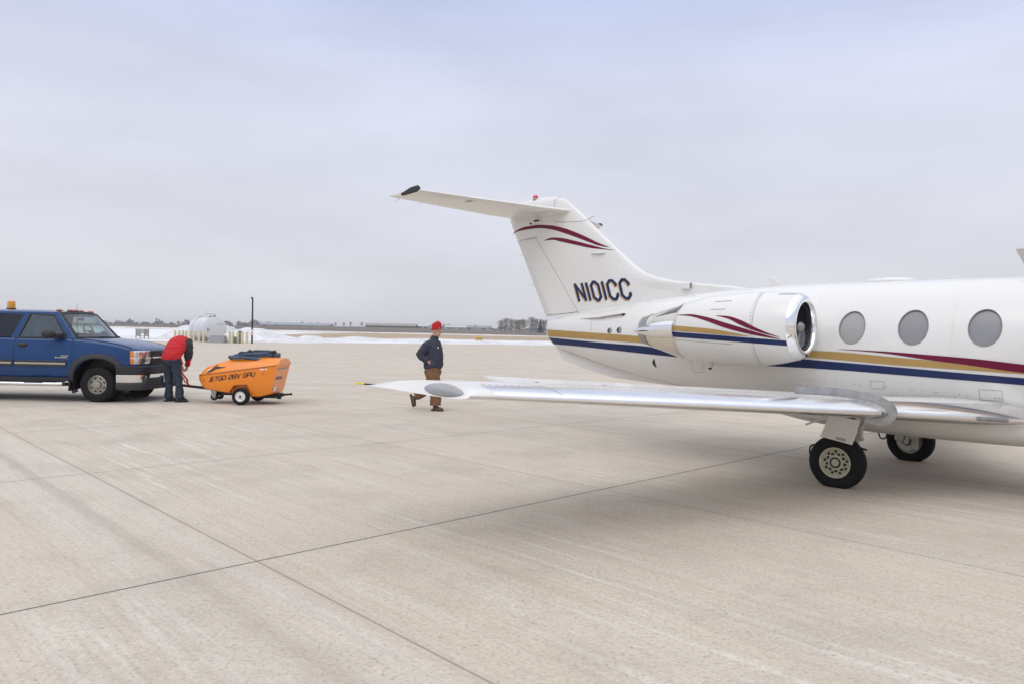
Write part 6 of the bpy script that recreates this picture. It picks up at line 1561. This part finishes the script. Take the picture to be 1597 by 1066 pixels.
# trees: trunk, limbs and a cloud of twig slivers
def tree_proto(h, w, m_tw, seed, conifer=False, dens=520):
    r_ = random.Random(seed)
    t = thing('bare_tree' if not conifer else 'conifer_tree', None, None)
    mb = MB(); tips = []
    mb.tube([(0, 0, -0.3), (r_.uniform(-.1, .1), 0, h*0.35), (r_.uniform(-.2, .2), r_.uniform(-.2, .2), h*0.9)], [h*0.022, h*0.016, h*0.004], 7)
    for k in range(14 if not conifer else 0):
        z0 = h*(0.16+0.62*k/13); a = 2.4*k+r_.uniform(-.5, .5); L = w*r_.uniform(0.34, 0.52)*(1.0-0.45*(k/13)**2)
        p1 = (L*0.45*math.cos(a), L*0.45*math.sin(a), z0+h*0.13); p2 = (L*math.cos(a), L*math.sin(a), z0+h*r_.uniform(0.2, 0.34))
        mb.tube([(0, 0, z0), p1, p2], [h*0.010, h*0.006, h*0.002], 5); tips += [p1, p2, tuple((Vector(p1)+Vector(p2))/2), (p1[0]*0.5, p1[1]*0.5, z0+h*0.07)]
    mb.build('trunk', M['bark'], t)
    mb = MB()
    for k in range(dens):
        if conifer:
            z = h*(0.08+0.92*r_.random()**1.3); rad = w*0.5*(1-z/h)**0.85*r_.uniform(0.35, 1.0); a = r_.uniform(0, 6.28)
            c_ = Vector((rad*math.cos(a), rad*math.sin(a), z)); d = Vector((math.cos(a), math.sin(a), -0.35)); l, wd = h*0.055, h*0.02
        else:
            c_ = Vector(r_.choice(tips))+Vector((r_.gauss(0, w*0.11), r_.gauss(0, w*0.11), abs(r_.gauss(0, h*0.11))-h*0.03))
            d = Vector((c_.x/w*1.4+r_.gauss(0, 0.5), c_.y/w*1.4+r_.gauss(0, 0.5), 0.8+r_.gauss(0, 0.35))); l, wd = h*r_.uniform(0.05, 0.12), h*0.0042
            if c_.z > h: c_.z = h*r_.uniform(0.7, 0.98)
        d.normalize(); s_ = d.cross(Vector((r_.gauss(0, 1), r_.gauss(0, 1), r_.gauss(0, 1)))).normalized()
        mb.add([tuple(c_-d*l/2-s_*wd), tuple(c_-d*l/2+s_*wd), tuple(c_+d*l/2+s_*wd*0.4), tuple(c_+d*l/2-s_*wd*0.4)], [(0, 1, 2, 3)])
    tag(mb.build('crown', m_tw, t, smooth=0, recalc=False), kind='stuff')
    return t
protos = [tree_proto(9, 7.0, M['twigs'], 1, dens=1500), tree_proto(9, 5.5, M['twigs'], 2, dens=1200), tree_proto(8, 6.0, M['twigs_tan'], 3, dens=1700), tree_proto(9, 4.5, M['conifer'], 4, True, 900)]
used = set()
def plant_tree(k, px, Y, ytop, lab, group, wide=1.0):
    o = protos[k] if k not in used else copy_tree(protos[k]); used.add(k)
    x = at(px, Y)[0]; g = land(x, Y); hh = at(px, Y, ytop)[1]-g
    base = (9, 9, 8, 9, 7)[k]; s_ = hh/base
    o.location = (x, Y, g-0.1); o.scale = (s_*wide, s_*wide, s_); o.rotation_euler = (0, 0, rnd.uniform(0, 6.28))
    tag(o, lab, 'tree', group)
G1 = 'cluster of bare trees left of the jet tail'
for k, px, Y, yt, lab, wd in ((1, 781, 480, 499, 'small bare tree at the left end of the tree cluster by the jet tail', 1.0), (0, 789, 470, 496, 'wide bare grey tree, second from the left in the cluster', 1.0), (1, 798, 465, 497, 'narrow bare tree left of the tan-leaved trees', 1.0), (1, 805, 480, 499.5, 'short bare tree touching the left tan-leaved tree', 1.1),
                              (2, 809.5, 470, 498.5, 'left tan-leaved tree in the cluster', 0.9), (2, 817, 468, 498, 'right tan-leaved tree in the cluster', 0.9), (0, 829, 455, 494.5, 'tallest bare tree in the cluster near the jet tail', 1.0), (1, 836, 460, 497, 'bare tree leaning on the tallest tree of the cluster', 1.0), (3, 842.5, 450, 497, 'dark conical evergreen in the cluster near the jet tail', 0.9), (1, 848, 455, 498.5, 'bare tree just right of the dark evergreen', 1.1), (0, 855, 450, 499, 'bare tree partly hidden by the jet tail fin', 0.9), (3, 861, 460, 499, 'dark evergreen behind the jet fin', 1.0)):
    plant_tree(k, px, Y, yt, lab, G1, wd)
G2 = 'lone bare trees between the farm buildings'
for k, px, Y, yt, lab, wd in ((1, 471, 640, 501.5, 'bare tree rising behind the grey-blue farm roof, left one', 0.9), (1, 483, 650, 502.5, 'bare tree rising behind the grey-blue farm roof, right one', 0.9), (0, 496, 650, 503, 'faint bare tree behind the right end of the grey-blue farm roof', 0.9), (0, 523, 560, 503, 'bare tree just right of the grey-blue roofed building', 0.9), (1, 536, 570, 503, 'left one of two bare trees between the long farm roofs', 1.3), (0, 546.5, 565, 502, 'right one of two bare trees between the long farm roofs', 0.8), (0, 564, 570, 502.5, 'bare tree at the left end of the brown-grey shed', 0.9)):
    plant_tree(k, px, Y, yt, lab, G2, wd)
G3 = 'hazy trees along the far left skyline'
for k, px, Y, yt, lab, wd in ((0, 165, 560, 501, 'round hazy tree right of the pickup windscreen', 1.3), (0, 172, 565, 502.5, 'low hazy tree behind the pickup hood, second in the row', 1.4), (1, 200, 570, 503, 'narrow hazy tree left of the grey utility frame', 1.0), (0, 213, 560, 502, 'wide hazy tree above the grey utility frame, left one', 1.3), (0, 222, 560, 502.5, 'wide hazy tree above the grey utility frame, middle one', 1.4), (0, 231, 565, 502.5, 'wide hazy tree above the grey utility frame, right one', 1.3), (0, 246, 570, 504, 'low hazy tree over the left snow heap', 1.5), (0, 258, 570, 504, 'low hazy tree over the top of the left snow heap', 1.5),
                              (2, 278, 520, 501, 'dense round tree just left of the white tank', 1.1), (0, 360, 560, 503.5, 'hazy tree at the right shoulder of the white tank', 1.5), (0, 372, 555, 500.5, 'highest hazy tree between the tank and the mast', 1.4), (0, 383, 560, 503, 'hazy tree just left of the black mast', 1.5)):
    plant_tree(k, px, Y, yt, lab, G3, wd)
# the far wood that reads as one low band
r_ = random.Random(31); mb = MB()
for px0, px1, n, hgt in ((150, 300, 1500, 7.5), (345, 420, 800, 7.0), (415, 470, 300, 3.2), (690, 860, 800, 3.6)):
    for k in range(n):
        px = r_.uniform(px0, px1); Y = r_.uniform(640, 760); x = at(px, Y)[0]; g = land(x, Y)
        hh = hgt*(0.55+0.45*math.sin(px*0.21)*math.sin(px*0.083)+0.25*r_.random()); w = r_.uniform(0.5, 1.3)
        z = g+hh*r_.random()**0.8
        a = r_.uniform(0, 3.14); c_, s_ = math.cos(a), math.sin(a)
        mb.add([(x-w*c_, Y-w*s_, z-0.5), (x+w*c_, Y+w*s_, z-0.4), (x+w*0.5*c_, Y+w*0.5*s_, z+0.7), (x-w*0.4*c_, Y-w*0.4*s_, z+0.5)], [(0, 1, 2, 3)])
tag(mb.build('far_wood', M['far_wood'], None, smooth=0, recalc=False), kind='stuff')

# ---------------------------------------------------------------- thin winter haze over the whole airfield
hm = bpy.data.materials.new('haze_air'); hm.use_nodes = True
t_ = hm.node_tree; t_.nodes.clear()
ho = t_.nodes.new('ShaderNodeOutputMaterial'); pv = t_.nodes.new('ShaderNodeVolumePrincipled')
pv.inputs['Color'].default_value = (0.94, 0.95, 0.99, 1); pv.inputs['Density'].default_value = 0.0003; pv.inputs['Anisotropy'].default_value = 0.2
t_.links.new(pv.outputs[0], ho.inputs['Volume'])
mb = MB(); mb.box((0, 900, 14.0), (4900, 4300, 32.0))
tag(mb.build('haze', hm, None, smooth=0), kind='stuff')
